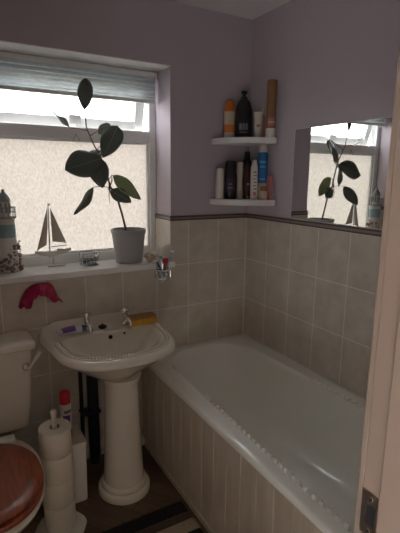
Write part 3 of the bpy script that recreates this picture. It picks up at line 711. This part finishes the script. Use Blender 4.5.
# ------------------------------------------------------------------ bath mat
mt = thing('bath_mat', 'striped black, brown and beige bath mat on the floor by the bath', 'bath mat', (0, 0, 0))
mx1, mx0 = -0.722, -1.42
def stripe(name, ya, yb, mat, h, x1=mx1):
    bm = bmesh.new(); nx, ny = 120, max(6, int((ya-yb)/0.008)); g = []
    for j in range(ny+1):
        row = []
        for i in range(nx+1):
            x = mx0+(x1-mx0)*i/nx; y = ya+(yb-ya)*j/ny
            ed = min(i, nx-i, 3)/3
            edj = min(j, ny-j, 1)
            z = 0.002+h*(0.35+0.65*min(ed, 1))*(0.6+0.4*edj)+0.003*noise.noise(Vector((x*90, y*90, 0)))+0.002*noise.noise(Vector((x*230, y*230, 3)))
            row.append(bm.verts.new((x+0.002*noise.noise(Vector((x*60, y*60, 7))), y, max(z, 0.002))))
        g.append(row)
    for j in range(ny):
        for i in range(nx): bm.faces.new((g[j][i], g[j+1][i], g[j+1][i+1], g[j][i+1]))
    obj(name, bm, M[mat], mt, smooth=True, auto=False)
stripe('dark_stripe', -0.545, -0.618, 'mat_black', 0.013, -0.730); stripe('brown_stripe', -0.618, -0.668, 'mat_brown', 0.013, -0.732); stripe('beige_stripe', -0.668, -0.735, 'mat_beige', 0.02, -0.728)
stripe('dark_stripe', -0.735, -0.80, 'mat_black', 0.013, -0.732); stripe('beige_stripe', -0.80, -0.88, 'mat_beige', 0.018, -0.730)
obj('backing', B(mx0, -0.73, -0.88, -0.545, 0.0, 0.002), M['mat_black'], mt)

# ------------------------------------------------------------------ mirror
mr = thing('wall_mirror', 'large frameless mirror on the right wall above the bath', 'mirror', (0, 0, 0))
my0, my1, mz0, mz1 = -1.16, -0.405, 1.329, 1.785
obj('mirror_glass', B(-0.0062, -0.0058, my0+0.004, my1-0.004, mz0+0.004, mz1-0.004), M['mirror'], mr)
bm = bmesh.new()
o4 = [(my0, mz0), (my1, mz0), (my1, mz1), (my0, mz1)]; i4 = [(my0+0.005, mz0+0.005), (my1-0.005, mz0+0.005), (my1-0.005, mz1-0.005), (my0+0.005, mz1-0.005)]
vb = [bm.verts.new((0.0055, *p)) for p in o4]; vo = [bm.verts.new((-0.004, *p)) for p in o4]; vi = [bm.verts.new((-0.0057, *p)) for p in i4]
for k in range(4):
    j = (k+1) % 4; bm.faces.new((vb[k], vb[j], vo[j], vo[k])); bm.faces.new((vo[k], vo[j], vi[j], vi[k]))
bm.faces.new(vb)
obj('bevelled_edge', bm, M['mirror_edge'], mr)

# ------------------------------------------------------------------ corner shelves
def shelf(label, z, R_):
    bm = bmesh.new(); n = 24; th = 0.032
    ring_ = [(0.004, 0.004)] + [(-R_*math.cos(PI/2*k/n)+0.0, -R_*math.sin(PI/2*k/n)) for k in range(n+1)]
    ring_ = [(min(x, 0.0045), min(y, 0.0045)) for x, y in ring_]
    ring_[0] = (0.0045, 0.0045); ring_[1] = (-R_, 0.0045); ring_[-1] = (0.0045, -R_)
    lo = [bm.verts.new((x, y, z-th)) for x, y in ring_]; hi = [bm.verts.new((x, y, z)) for x, y in ring_]
    bm.faces.new(lo[::-1]); bm.faces.new(hi)
    for i in range(len(lo)):
        j = (i+1) % len(lo); bm.faces.new((lo[i], lo[j], hi[j], hi[i]))
    return tag(obj('corner_shelf', bm, M['white_paint'], bevel=0.004), label, 'shelf', 'white corner shelves')
ZU = at(245, 137.5, 1, -0.16).z; ZL = at(245, 199.5, 1, -0.16).z
shelf('upper white quarter-round corner shelf holding the orange bottle', ZU, 0.255)
shelf('lower white quarter-round corner shelf holding the blue aerosol', ZL, 0.262)

def py(u, v, y): return at(u, v, 1, y)
def px_(u, v, x): return at(u, v, 0, x)
GU, GL = 'toiletries on the upper corner shelf', 'toiletries on the lower corner shelf'
# upper shelf
p = py(230, 100, -0.055); h = p.z-ZU
bottle('shampoo_bottle', 'orange bottle with white label at the left of the upper shelf', 'bottle', p.x, -0.055, ZU,
    [('body', [(0.026, 0), (0.029, 0.004), (0.030, h*0.5), (0.029, h*0.8), (0.022, h*0.95), (0.008, h), (0, h)], 'orange'),
     ('label', [(0.0302, h*0.36), (0.0308, h*0.4), (0.0308, h*0.68), (0.0302, h*0.7)], 'beige_label'), ('cap', [(0.0295, 0.0), (0.0298, 0.002), (0.0302, h*0.16)], 'plastic_white')], 1.0, 0.62, -0.5, GU)
p = py(244.5, 91, -0.105); h = p.z-ZU
t = bottle('pump_bottle', 'big black bottle with sloping shoulders on the upper shelf', 'bottle', p.x, -0.105, ZU,
    [('body', [(0.042, 0), (0.047, 0.004), (0.0475, h*0.35), (0.044, h*0.6), (0.034, h*0.76), (0.02, h*0.83), (0.016, h*0.85)], 'black'),
     ('collar', [(0.017, h*0.85), (0.017, h*0.88), (0.012, h*0.885)], 'black'), ('pump', [(0.009, h*0.88), (0.009, h*0.93), (0.016, h*0.935), (0.017, h*0.99), (0.012, h), (0, h)], 'black')], 1.0, 0.7, -0.5, GU)
for a0, a1 in ((-34, -14), (-9, 2), (8, 24)): mark(t, a0, a1, h*0.17, h*0.31, 0.0482, 'grey_print', sx=1.0, sy=0.7)
mark(t, -30, 22, h*0.11, h*0.13, 0.0480, 'grey_print', sx=1.0, sy=0.7)
p = py(259, 112, -0.165); h = p.z-ZU
bm_rings = []
tt = thing('cream_tube', 'white squeeze tube with pink print standing on its cap', 'tube', (p.x-0.004, -0.165, ZU), -0.55, GU)
obj('cap', lathe([(0.017, 0), (0.0175, 0.002), (0.018, 0.022)], 22), M['plastic_cream'], tt, smooth=True)
obj('body', loft([[(hx*math.cos(2*PI*k/24), hy*math.sin(2*PI*k/24), zz) for k in range(24)] for hx, hy, zz in ((0.018, 0.018, 0.022), (0.0195, 0.0165, h*0.4), (0.022, 0.009, h*0.8), (0.0235, 0.003, h*0.94), (0.0235, 0.0025, h))]), M['plastic_white'], tt, smooth=True)
obj('print', loft([[(hx*math.cos(PI+PI*k/10), hy*math.sin(PI+PI*k/10), zz) for k in range(2, 9)] for hx, hy, zz in ((0.0202, 0.0168, h*0.42), (0.0210, 0.0142, h*0.58))], False, False) if False else B(-0.009, 0.009, -0.0172, -0.0155, h*0.42, h*0.52), M['pink'], tt)
p = px_(263, 106, -0.028); h = p.z-ZU
bottle('small_spray_bottle', 'small pinkish spray bottle behind the tube on the upper shelf', 'bottle', -0.028, p.y, ZU,
    [('body', [(0.012, 0), (0.0125, 0.003), (0.0125, h*0.66), (0.007, h*0.74)], 'pink'), ('nozzle', [(0.008, h*0.74), (0.008, h*0.86), (0.0055, h*0.88), (0.0055, h*0.98), (0, h)], 'beige_label')], group=GU)
p = px_(273, 80, -0.03); h = p.z-ZU
bz = bottle('hairspray_can', 'tall bronze can with white foot at the right of the upper shelf', 'aerosol can', -0.03, p.y+0.004, ZU,
    [('foot_label', [(0.0255, 0), (0.026, 0.002), (0.026, h*0.16)], 'plastic_white'), ('body', [(0.0258, h*0.16), (0.0258, h*0.74)], 'bronze'),
     ('cap', [(0.0262, h*0.74), (0.0265, h*0.745), (0.0262, h*0.985), (0.023, h), (0, h)], 'bronze')], group=GU)
mark(bz, -70, 10, h*0.2, h*0.34, 0.0262, 'pink'); mark(bz, -70, 10, h*0.25, h*0.28, 0.0265, 'beige_label')
# lower shelf
p = py(219, 168, -0.05); h = p.z-ZL
bottle('roll_on_bottle', 'small white bottle with rounded cap at the left of the lower shelf', 'bottle', p.x+0.006, -0.05, ZL,
    [('body', [(0.023, 0), (0.0245, 0.003), (0.0245, h*0.78)], 'plastic_white'), ('cap', [(0.0225, h*0.78), (0.0225, h*0.95), (0.016, h), (0, h)], 'plastic_white')], 1.0, 0.8, -0.5, GL)
p = py(231, 161, -0.085); h = p.z-ZL
t = bottle('shower_gel_bottle', 'wide black bottle with purple label on the lower shelf', 'bottle', p.x, -0.085, ZL,
    [('body', [(0.031, 0), (0.0345, 0.004), (0.0345, h*0.62), (0.030, h*0.72)], 'black'), ('label', [(0.0347, h*0.18), (0.0349, h*0.2), (0.0349, h*0.52), (0.0347, h*0.54)], 'dark_purple'),
     ('cap', [(0.031, h*0.72), (0.031, h*0.92), (0.025, h), (0, h)], 'black')], 1.0, 0.75, -0.5, GL)
mark(t, -30, 20, h*0.28, h*0.32, 0.0353, 'grey_print', sx=1, sy=0.75); mark(t, -22, 12, h*0.38, h*0.42, 0.0353, 'grey_print', sx=1, sy=0.75)
p = py(240.5, 162, -0.06); h = p.z-ZL
bottle('lotion_bottle', 'tall cream bottle beside the wide black bottle', 'bottle', p.x, -0.06, ZL,
    [('body', [(0.018, 0), (0.0195, 0.003), (0.017, h*0.4), (0.020, h*0.82), (0.018, h*0.86)], 'plastic_cream'), ('cap', [(0.0185, h*0.86), (0.019, h*0.87), (0.019, h*0.98), (0.016, h), (0, h)], 'plastic_cream')], group=GL)
p = py(247.5, 164, -0.11); h = p.z-ZL
t = bottle('conditioner_bottle', 'dark brown bottle in the middle of the lower shelf', 'bottle', p.x, -0.11, ZL,
    [('body', [(0.018, 0), (0.0195, 0.003), (0.0195, h*0.8), (0.014, h*0.88)], 'maroon'), ('cap', [(0.0145, h*0.88), (0.0145, h*0.98), (0.012, h), (0, h)], 'maroon')], group=GL)
mark(t, -40, 10, h*0.02, h*0.09, 0.0199, 'beige_label'); mark(t, -40, 20, h*0.4, h*0.46, 0.0199, 'pink')
p = py(253, 152, -0.055); h = p.z-ZL
bottle('mouthwash_bottle', 'tall black bottle at the back of the lower shelf', 'bottle', -0.043, -0.05, ZL,
    [('body', [(0.026, 0), (0.0275, 0.004), (0.0275, h*0.78), (0.015, h*0.86)], 'black'), ('cap', [(0.016, h*0.86), (0.016, h*0.98), (0.013, h), (0, h)], 'black')], group=GL)
p = py(255, 160, -0.172); h = p.z-ZL
t = bottle('white_spray_bottle', 'slim white bottle with dark print in front of the blue aerosol', 'bottle', p.x-0.002, -0.172, ZL,
    [('body', [(0.0195, 0), (0.0205, 0.003), (0.0205, h*0.82), (0.014, h*0.9)], 'plastic_white'), ('cap', [(0.0125, h*0.9), (0.0125, h*0.98), (0.01, h), (0, h)], 'plastic_white')], group=GL)
for k, (a0, a1) in enumerate(((-50, -5), (-45, 5), (-50, -15), (-40, 0), (-48, -8), (-42, 10))): mark(t, a0, a1, h*(0.68-0.085*k), h*(0.71-0.085*k), 0.0208, 'grey_print')
mark(t, -45, 0, h*0.10, h*0.2, 0.0208, 'pink')
p = px_(265, 144, -0.034); h = p.z-ZL
t = bottle('deodorant_can', 'tall blue aerosol with a white cap on the lower shelf', 'aerosol can', -0.034, p.y+0.012, ZL,
    [('foot_label', [(0.027, 0), (0.0275, 0.002), (0.0275, h*0.3)], 'beige_label'), ('body', [(0.0276, h*0.3), (0.0278, h*0.31), (0.0278, h*0.82), (0.022, h*0.86)], 'blue'),
     ('cap', [(0.023, h*0.85), (0.0235, h*0.86), (0.0225, h*0.96), (0.016, h), (0, h)], 'plastic_white')], group=GL)
mark(t, -75, 0, h*0.66, h*0.70, 0.0282, 'sky_blue'); mark(t, -70, -10, h*0.58, h*0.61, 0.0282, 'sky_blue'); mark(t, -72, -5, h*0.36, h*0.39, 0.0282, 'sky_blue')
p = px_(263.5, 186.5, -0.060); h = p.z-ZL
bottle('cream_jar', 'squat beige jar in front of the blue aerosol', 'jar', -0.062, p.y-0.006, ZL,
    [('body', [(0.017, 0), (0.0195, 0.004), (0.0195, h*0.62), (0.0175, h*0.68)], 'beige_label'), ('lid', [(0.0195, h*0.68), (0.02, h*0.7), (0.02, h*0.96), (0.018, h), (0, h)], 'bronze')], group=GL)
p = px_(270.5, 176, -0.013); h = p.z-ZL
tag(obj('soap_carton', B(-0.011, 0.011, -0.016, 0.016, 0, h), M['pink'], loc=(-0.0125, p.y+0.005, ZL), bevel=0.001), 'narrow dusty pink carton at the right end of the lower shelf', 'carton', GL)

# ------------------------------------------------------------------ on the window sill
SZ = 1.0755
# --- rubber plant
PX, PYY = -0.727, 0.092
rpz = thing('rubber_plant', 'rubber plant with broad dark leaves in a grey pot on the sill', 'potted plant', (PX, PYY, SZ))
PH = at(127, 229, 1, PYY).z-SZ
obj('pot', lathe([(0.0, 0), (0.07, 0), (0.073, 0.003), (0.091, PH-0.022), (0.0945, PH-0.02), (0.0965, PH-0.001), (0.0945, PH), (0.088, PH), (0.086, PH-0.02), (0, PH-0.021)], 44), M['pot'], rpz, smooth=True)
bm = lathe([(0.0865, PH-0.018), (0.05, PH-0.014), (0, PH-0.012)], 30)
obj('soil', bm, M['soil'], rpz, smooth=True)
O = Vector((PX, PYY, SZ))
def P(u, v, y): return at(u, v, 1, y)-O
stem_pts = [P(126, 230, 0.09), P(122, 214, 0.088), P(117, 197, 0.09), P(110.5, 187, 0.092), P(107, 175, 0.095), P(101, 157.5, 0.10), P(93, 143, 0.105), P(86.5, 128, 0.10), P(84.5, 108, 0.095), P(85, 92, 0.09)]
obj('stem', tube(stem_pts, [0.006, 0.0056, 0.0052, 0.005, 0.0046, 0.004, 0.0034, 0.003, 0.0025, 0.0015], 10), M['stem'], rpz, smooth=True)
def leaf(base, tip, wid, nrm, mat='leaf', fold=0.18, sag=0.10, pet=None, tw=0.85):
    base, tip = Vector(base), Vector(tip); ax = tip-base; Lg = ax.length; t = ax.normalized()
    n = Vector(nrm); n = (n-t*n.dot(t)).normalized(); s = t.cross(n)
    bm = bmesh.new(); NT, NS = 14, 6; g = []
    for i in range(NT+1):
        f = i/NT; w = wid*0.5*(math.sin(PI*min(1, f**tw))**0.75) if 0 < f < 1 else 0.0006
        row = []
        for j in range(NS+1):
            q = j/NS*2-1
            pnt = base+ax*f+s*(w*q)+n*(abs(q)*w*fold - sag*Lg*(f*f)*0.6 + 0.004*math.sin(f*9+q*2)*abs(q))
            row.append(bm.verts.new(pnt))
        g.append(row)
    for i in range(NT):
        for j in range(NS): bm.faces.new((g[i][j], g[i][j+1], g[i+1][j+1], g[i+1][j]))
    mids = [g[i][NS//2].co.copy() for i in range(NT+1)]
    o = obj('leaf', bm, M[mat], rpz, smooth=True, auto=False); md = o.modifiers.new('solid', 'SOLIDIFY'); md.thickness = 0.0009
    bm2 = tube(mids[:-1], [0.0016*(1-0.6*i/NT) for i in range(NT)], 6)
    obj('midrib', bm2, M['midrib'], o, smooth=True)
    if pet is not None: obj('petiole', tube([Vector(pet), (Vector(pet)+base)/2+Vector((0, 0, 0.004)), base], [0.0024, 0.002, 0.0018], 8), M['bud'], o, smooth=True)
face = (-0.35, -0.9, 0.25)
cf = Vector((-0.33, -0.93, 0.16))
def nf(dx=0, dy=0, dz=0): return cf+Vector((dx, dy, dz))
leaf(P(86, 78, 0.10), P(84.5, 110, 0.085), 0.076, nf(), sag=0.02, pet=P(85, 92, 0.092))
leaf(P(118, 126, 0.11), P(103, 157.5, 0.075), 0.112, nf(0, 0, 0.2), sag=0.04, pet=P(97, 150, 0.103), tw=0.75, fold=0.1)
leaf(P(102, 158, 0.085), P(65, 170, 0.05), 0.150, nf(0, 0, 0.15), sag=0.02, pet=P(101.5, 158, 0.10), tw=1.0, fold=0.08)
leaf(P(96, 157, 0.098), P(102.5, 188, 0.075), 0.105, nf(-0.1, 0, 0), sag=0.03, pet=P(102, 160, 0.10), fold=0.12)
leaf(P(113, 175, 0.10), P(139.5, 200, 0.075), 0.080, nf(0.25, 0.1, 0.2), 'leaf_pale', sag=-0.12, pet=P(108.5, 180, 0.094), fold=0.1)
leaf(P(110, 190, 0.092), P(131.5, 202, 0.05), 0.078, nf(0.1, 0, 0.3), sag=0.03, pet=P(110, 187, 0.092), fold=0.12)
leaf(P(94, 187, 0.07), P(75, 215, 0.03), 0.078, (0.94, -0.42, 0.25), sag=0.05, pet=P(110.5, 187.5, 0.092))
leaf(P(70, 128, 0.10), P(52, 111, 0.085), 0.050, (0.5, 0.15, 0.85), sag=0.03, pet=P(88, 131, 0.102))
leaf(P(103, 152, 0.12), P(84, 160, 0.16), 0.07, nf(0, 0.3, 0.4), sag=0.05, pet=P(98.5, 153, 0.102))
leaf(P(110, 124, 0.13), P(98, 134, 0.14), 0.055, nf(0.2, 0.2, 0.3), sag=0.02, pet=P(90, 136, 0.104))
obj('leaf_sheath', tube([P(109, 184, 0.088), P(109.5, 190, 0.082), P(109, 196, 0.08), P(110, 204, 0.08)], [0.0035, 0.003, 0.0022, 0.0008], 8), M['bud'], rpz, smooth=True)
obj('leaf_sheath', tube([P(108, 190, 0.088), P(112, 181, 0.08), P(111.5, 174, 0.078)], [0.0025, 0.004, 0.001], 8), M['bud'], rpz, smooth=True)
obj('leaf_sheath', tube([P(80, 141, 0.09), P(76, 134, 0.095), P(72.5, 142, 0.09)], [0.0012, 0.0016, 0.0010], 8), M['stem'], rpz, smooth=True)

# --- lighthouse model
lx, ly = -1.342, 0.128
lh = thing('lighthouse_model', 'model lighthouse with shells round its base at the sill left end', 'ornament', (lx, ly, SZ))
zz = lambda v: at(8, v, 1, ly).z-SZ
z1, z2, z3, z4 = zz(237), zz(224), zz(218), zz(205)
obj('tower', lathe([(0.052, 0), (0.052, 0.01), (0.048, 0.05), (0.045, z1)], 30), M['lh_white'], lh, smooth=True)
obj('blue_band', lathe([(0.045, z1), (0.0435, z2)], 30), M['lh_blue'], lh, smooth=True)
obj('upper_tower', lathe([(0.0435, z2), (0.042, z3-0.004), (0.047, z3)], 30), M['lh_white'], lh, smooth=True)
bm = lathe([(0.052, z3), (0.052, z3+0.006)], 30)
for k in range(14):
    a = 2*PI*k/14; tube([(0.049*math.cos(a), 0.049*math.sin(a), z3+0.006), (0.049*math.cos(a), 0.049*math.sin(a), z3+0.052)], 0.0018, 6, bm)
tube([(0.049*math.cos(2*PI*k/28), 0.049*math.sin(2*PI*k/28), z3+0.052) for k in range(28)], 0.0026, 6, bm, closed=True)
tube([(0.049*math.cos(2*PI*k/28), 0.049*math.sin(2*PI*k/28), z3+0.03) for k in range(28)], 0.0016, 6, bm, closed=True)
obj('gallery_rail', bm, M['lh_grey'], lh, smooth=True)
zt = zz(189)
obj('lantern_room', lathe([(0.026, z3+0.006), (0.026, zt-0.062)], 12), M['lh_white'], lh)
bm = lathe([(0.031, zt-0.062), (0.031, zt-0.054), (0.029, zt-0.045), (0.018, zt-0.026), (0.008, zt-0.014), (0.006, zt-0.010), (0.008, zt-0.005), (0.004, zt), (0, zt)], 24)
obj('dome', bm, M['lh_grey'], lh, smooth=True)
bm = bmesh.new()
for k in range(8):
    a = 2*PI*k/8+0.2; q = (0.0262*math.cos(a), 0.0262*math.sin(a))
    tube([(q[0], q[1], z3+0.03), (q[0], q[1], zt-0.066)], 0.0055, 4, bm)
obj('lantern_panes', bm, M['lh_grey'], lh)
bm = bmesh.new(); rnd = random.Random(3)
for k in range(95):
    a = rnd.uniform(-2.4, 0.9); f = rnd.random()**1.5; z = 0.008+f*0.14*(0.5+0.5*math.cos(a+0.5)); r = 0.051+0.010*(1-f)
    ball((r*math.cos(a), r*math.sin(a), z), rnd.uniform(0.005, 0.010), (1, 1, rnd.uniform(0.6, 1)), 1, bm, 0.3)
sh_ = obj('shell_cluster', bm, M['pebble'], lh, smooth=True); sh_['kind'] = 'stuff'
bm = bmesh.new()
for k in range(26):
    a = rnd.uniform(-1.9, 0.9); f = rnd.random()**1.3; z = 0.012+f*0.15*(0.5+0.5*math.cos(a+0.5)); r = 0.057+0.010*(1-f)
    ball((r*math.cos(a), r*math.sin(a), z), rnd.uniform(0.004, 0.009), (1, 1, rnd.uniform(0.5, 1)), 1, bm, 0.3)
sh2 = obj('pale_shells', bm, M['shell'], lh, smooth=True); sh2['kind'] = 'stuff'

# --- sailing boat model
by = 0.15
b0 = at(56, 262, 1, by)
bt = thing('sailboat_model', 'small wooden sailing boat ornament with two grey sails', 'ornament', (b0.x, by, SZ))
OB = Vector((b0.x, by, SZ))
def Q(u, v, y=by): return at(u, v, 1, y)-OB
def sail(name, pts, th=0.004, dy=0.0):
    pts = [Q(*p)+Vector((0, dy, 0)) for p in pts]; bm = bmesh.new()
    f0 = [bm.verts.new(p+Vector((0, -th/2, 0))) for p in pts]; f1 = [bm.verts.new(p+Vector((0, th/2, 0))) for p in pts]
    bm.faces.new(f0); bm.faces.new(f1[::-1])
    for i in range(len(pts)): j = (i+1) % len(pts); bm.faces.new((f0[i], f1[i], f1[j], f0[j]))
    return obj(name, bm, M['sail'], bt)
sail('jib_sail', [(47.2, 208), (44, 220), (40.5, 236), (37, 251), (41, 248), (46.5, 245), (47.6, 225)])
sail('main_sail', [(50, 208), (55, 218), (60.5, 230), (66.5, 243), (60, 242), (52.6, 241.5), (51.2, 225)])
bmz = Q(49, 258)
obj('mast', tube([Q(50, 258), Q(49, 230), Q(48, 204)], [0.004, 0.0035, 0.002], 8), M['drift'], bt, smooth=True)
obj('pennant', B(Q(48, 205).x-0.004, Q(48, 205).x+0.010, -0.001, 0.001, Q(48, 205).z, Q(48, 205).z+0.007), M['lh_grey'], bt)
# hull
hz = Q(50, 252).z; xl, xr = Q(35, 252).x, Q(71, 249).x; rg = []
for i in range(13):
    f = i/12; x = xl+(xr-xl)*f; w = 0.019*math.sin(PI*(0.08+0.86*f))**0.7; dep = 0.026*math.sin(PI*(0.12+0.76*f))**0.6; sheer = 0.010*(2*f-1)**2+0.006*f
    rg.append([(x, w, hz+sheer), (x, w*0.85, hz+sheer-dep*0.5), (x, 0.002, hz+sheer-dep), (x, -0.002, hz+sheer-dep), (x, -w*0.85, hz+sheer-dep*0.5), (x, -w, hz+sheer)])
obj('hull', loft(rg), M['drift'], bt, smooth=True)
obj('cabin', B(Q(57, 250).x, Q(63, 250).x, -0.008, 0.008, hz-0.002, hz+0.014), M['drift'], bt, bevel=0.002)
obj('boom', tube([Q(51, 247), Q(67, 245)], 0.0022, 8), M['drift'], bt, smooth=True)
obj('stand', B(-0.043, 0.043, -0.02, 0.02, 0, 0.008), M['drift'], bt, bevel=0.002)
obj('stand_post', tube([(-0.012, 0, 0.006), (-0.012, 0, hz-0.015)], 0.004, 8), M['drift'], bt, smooth=True)

# --- pebble dish
vx = at(89, 261, 1, 0.10)
vt = thing('pebble_basket', 'little glass and wire basket of dark pebbles on the sill', 'basket', (vx.x, 0.10, SZ))
vw = 0.041
obj('glass_box', loft([rr2(vw-0.003, -0.026, 0.026, 0.006, 0.0), rr2(vw-0.002, -0.027, 0.027, 0.006, 0.045), rr2(vw-0.004, -0.025, 0.025, 0.005, 0.045), rr2(vw-0.005, -0.024, 0.024, 0.005, 0.004)]), M['clear'], vt, smooth=True)
bm = bmesh.new()
tube(rrect(-vw, vw, -0.029, 0.029, 0.006, 0.046, 4), 0.0022, 6, bm, closed=True); tube(rrect(-vw, vw, -0.029, 0.029, 0.006, 0.003, 4), 0.0022, 6, bm, closed=True)
for sx_ in (-1, 1):
    for sy_ in (-1, 1):
        tube([(sx_*vw, sy_*0.029, 0.002), (sx_*vw, sy_*0.029, 0.06)], 0.0024, 6, bm); ball((sx_*vw, sy_*0.029, 0.063), 0.0055, sub=1, bm=bm)
for k in (-0.5, 0, 0.5): tube([(k*vw, -0.029, 0.003), (k*vw, -0.029, 0.046)], 0.0013, 6, bm); tube([(k*vw, 0.029, 0.003), (k*vw, 0.029, 0.046)], 0.0013, 6, bm)
obj('wire_frame', bm, M['chrome'], vt, smooth=True)
bm = bmesh.new()
for k in range(34): ball((rnd.uniform(-0.03, 0.033), rnd.uniform(-0.018, 0.018), 0.011+rnd.random()*0.017), rnd.uniform(0.005, 0.008), (1, 1, 0.75), 1, bm, 0.3)
pb = obj('pebbles', bm, M['pebble_dark'], vt, smooth=True); pb['kind'] = 'stuff'

# --- shells by the reveal
def spiral_shell(loc, rz, sc, label, mat):
    bm = bmesh.new(); pts = []; rad = []
    for i in range(60):
        f = i/59; a = f*5*2*PI; r = 0.016*(1-f)*sc; pts.append((0.055*f*sc-0.012*sc, r*math.cos(a)*0.9, 0.018*sc+r*math.sin(a)*0.8)); rad.append((0.0135*(1-f)+0.0012)*sc)
    tube(pts, rad, 10, bm)
    mz = min(v.co.z for v in bm.verts)
    for v in bm.verts: v.co.z -= mz
    return tag(obj('sea_shell', bm, M[mat], smooth=True, loc=loc, rotz=rz), label, 'shell', 'sea shells on the sill')
s1 = at(144, 262, 1, 0.03)
spiral_shell((-0.632, 0.018, SZ), 0.4, 1.15, 'brown spiral shell lying close to the grey plant pot', 'shell')
spiral_shell((-0.575, 0.075, SZ), 2.4, 1.25, 'pale spiral shell at the right end of the sill', 'lh_white')
bm = bmesh.new(); n = 18
c0 = bm.verts.new((0, 0, 0.003)); ringv = []
for k in range(n+1):
    a = -1.1+2.2*k/n; r = 0.042*(1+0.04*math.cos(k*PI)); ringv.append(bm.verts.new((r*math.cos(a), r*math.sin(a), 0.006))); 
midv = []
for k in range(n+1):
    a = -1.1+2.2*k/n; r = 0.022; midv.append(bm.verts.new((r*math.cos(a), r*math.sin(a), 0.014+0.002*math.cos(k*PI))))
for k in range(n): bm.faces.new((c0, midv[k], midv[k+1])); bm.faces.new((midv[k], ringv[k], ringv[k+1], midv[k+1]))
so = obj('scallop_shell', bm, M['lh_white'], smooth=True, loc=(-0.560, 0.015, SZ), rotz=1.0); md = so.modifiers.new('solid', 'SOLIDIFY'); md.thickness = 0.002
tag(so, 'white scallop shell lying at the front right edge of the sill', 'shell', 'sea shells on the sill')

# ------------------------------------------------------------------ light
w = bpy.data.worlds.new('overcast_sky'); S.world = w; w.use_nodes = True
bg = w.node_tree.nodes['Background']; bg.inputs[0].default_value = (0.97, 0.98, 1.0, 1); bg.inputs[1].default_value = 6.5

hl = bpy.data.lights.new('landing_fill_light', 'AREA'); hl.shape = 'DISK'; hl.size = 0.45; hl.energy = 0.2; hl.color = (1.0, 0.9, 0.8)  # weak fill added on the landing, with no lamp behind it
ho_ = bpy.data.objects.new('landing_fill_light', hl); COL.objects.link(ho_); ho_.location = (-1.6, -2.75, H-0.03)

cl_ = bpy.data.lights.new('bathroom_fill_light', 'AREA'); cl_.shape = 'DISK'; cl_.size = 0.3; cl_.energy = 0.05; cl_.color = (1.0, 0.93, 0.86)  # unseen fill light added overhead to lift the room a little
co_ = bpy.data.objects.new('bathroom_fill_light', cl_); COL.objects.link(co_); co_.location = (-1.1, -1.15, H-0.03)

S.view_settings.view_transform = 'Standard'; S.view_settings.look = 'None'; S.view_settings.gamma = 1.0; S.view_settings.exposure = 0.78
S.view_settings.use_curve_mapping = False
cy = S.cycles
cy.use_denoising = True
try: cy.denoiser = 'OPENIMAGEDENOISE'; cy.denoising_input_passes = 'RGB_ALBEDO_NORMAL'
except Exception: pass
cy.max_bounces = 14; cy.diffuse_bounces = 8; cy.glossy_bounces = 6; cy.transmission_bounces = 8; cy.transparent_max_bounces = 12
cy.caustics_reflective = False; cy.sample_clamp_indirect = 6.0
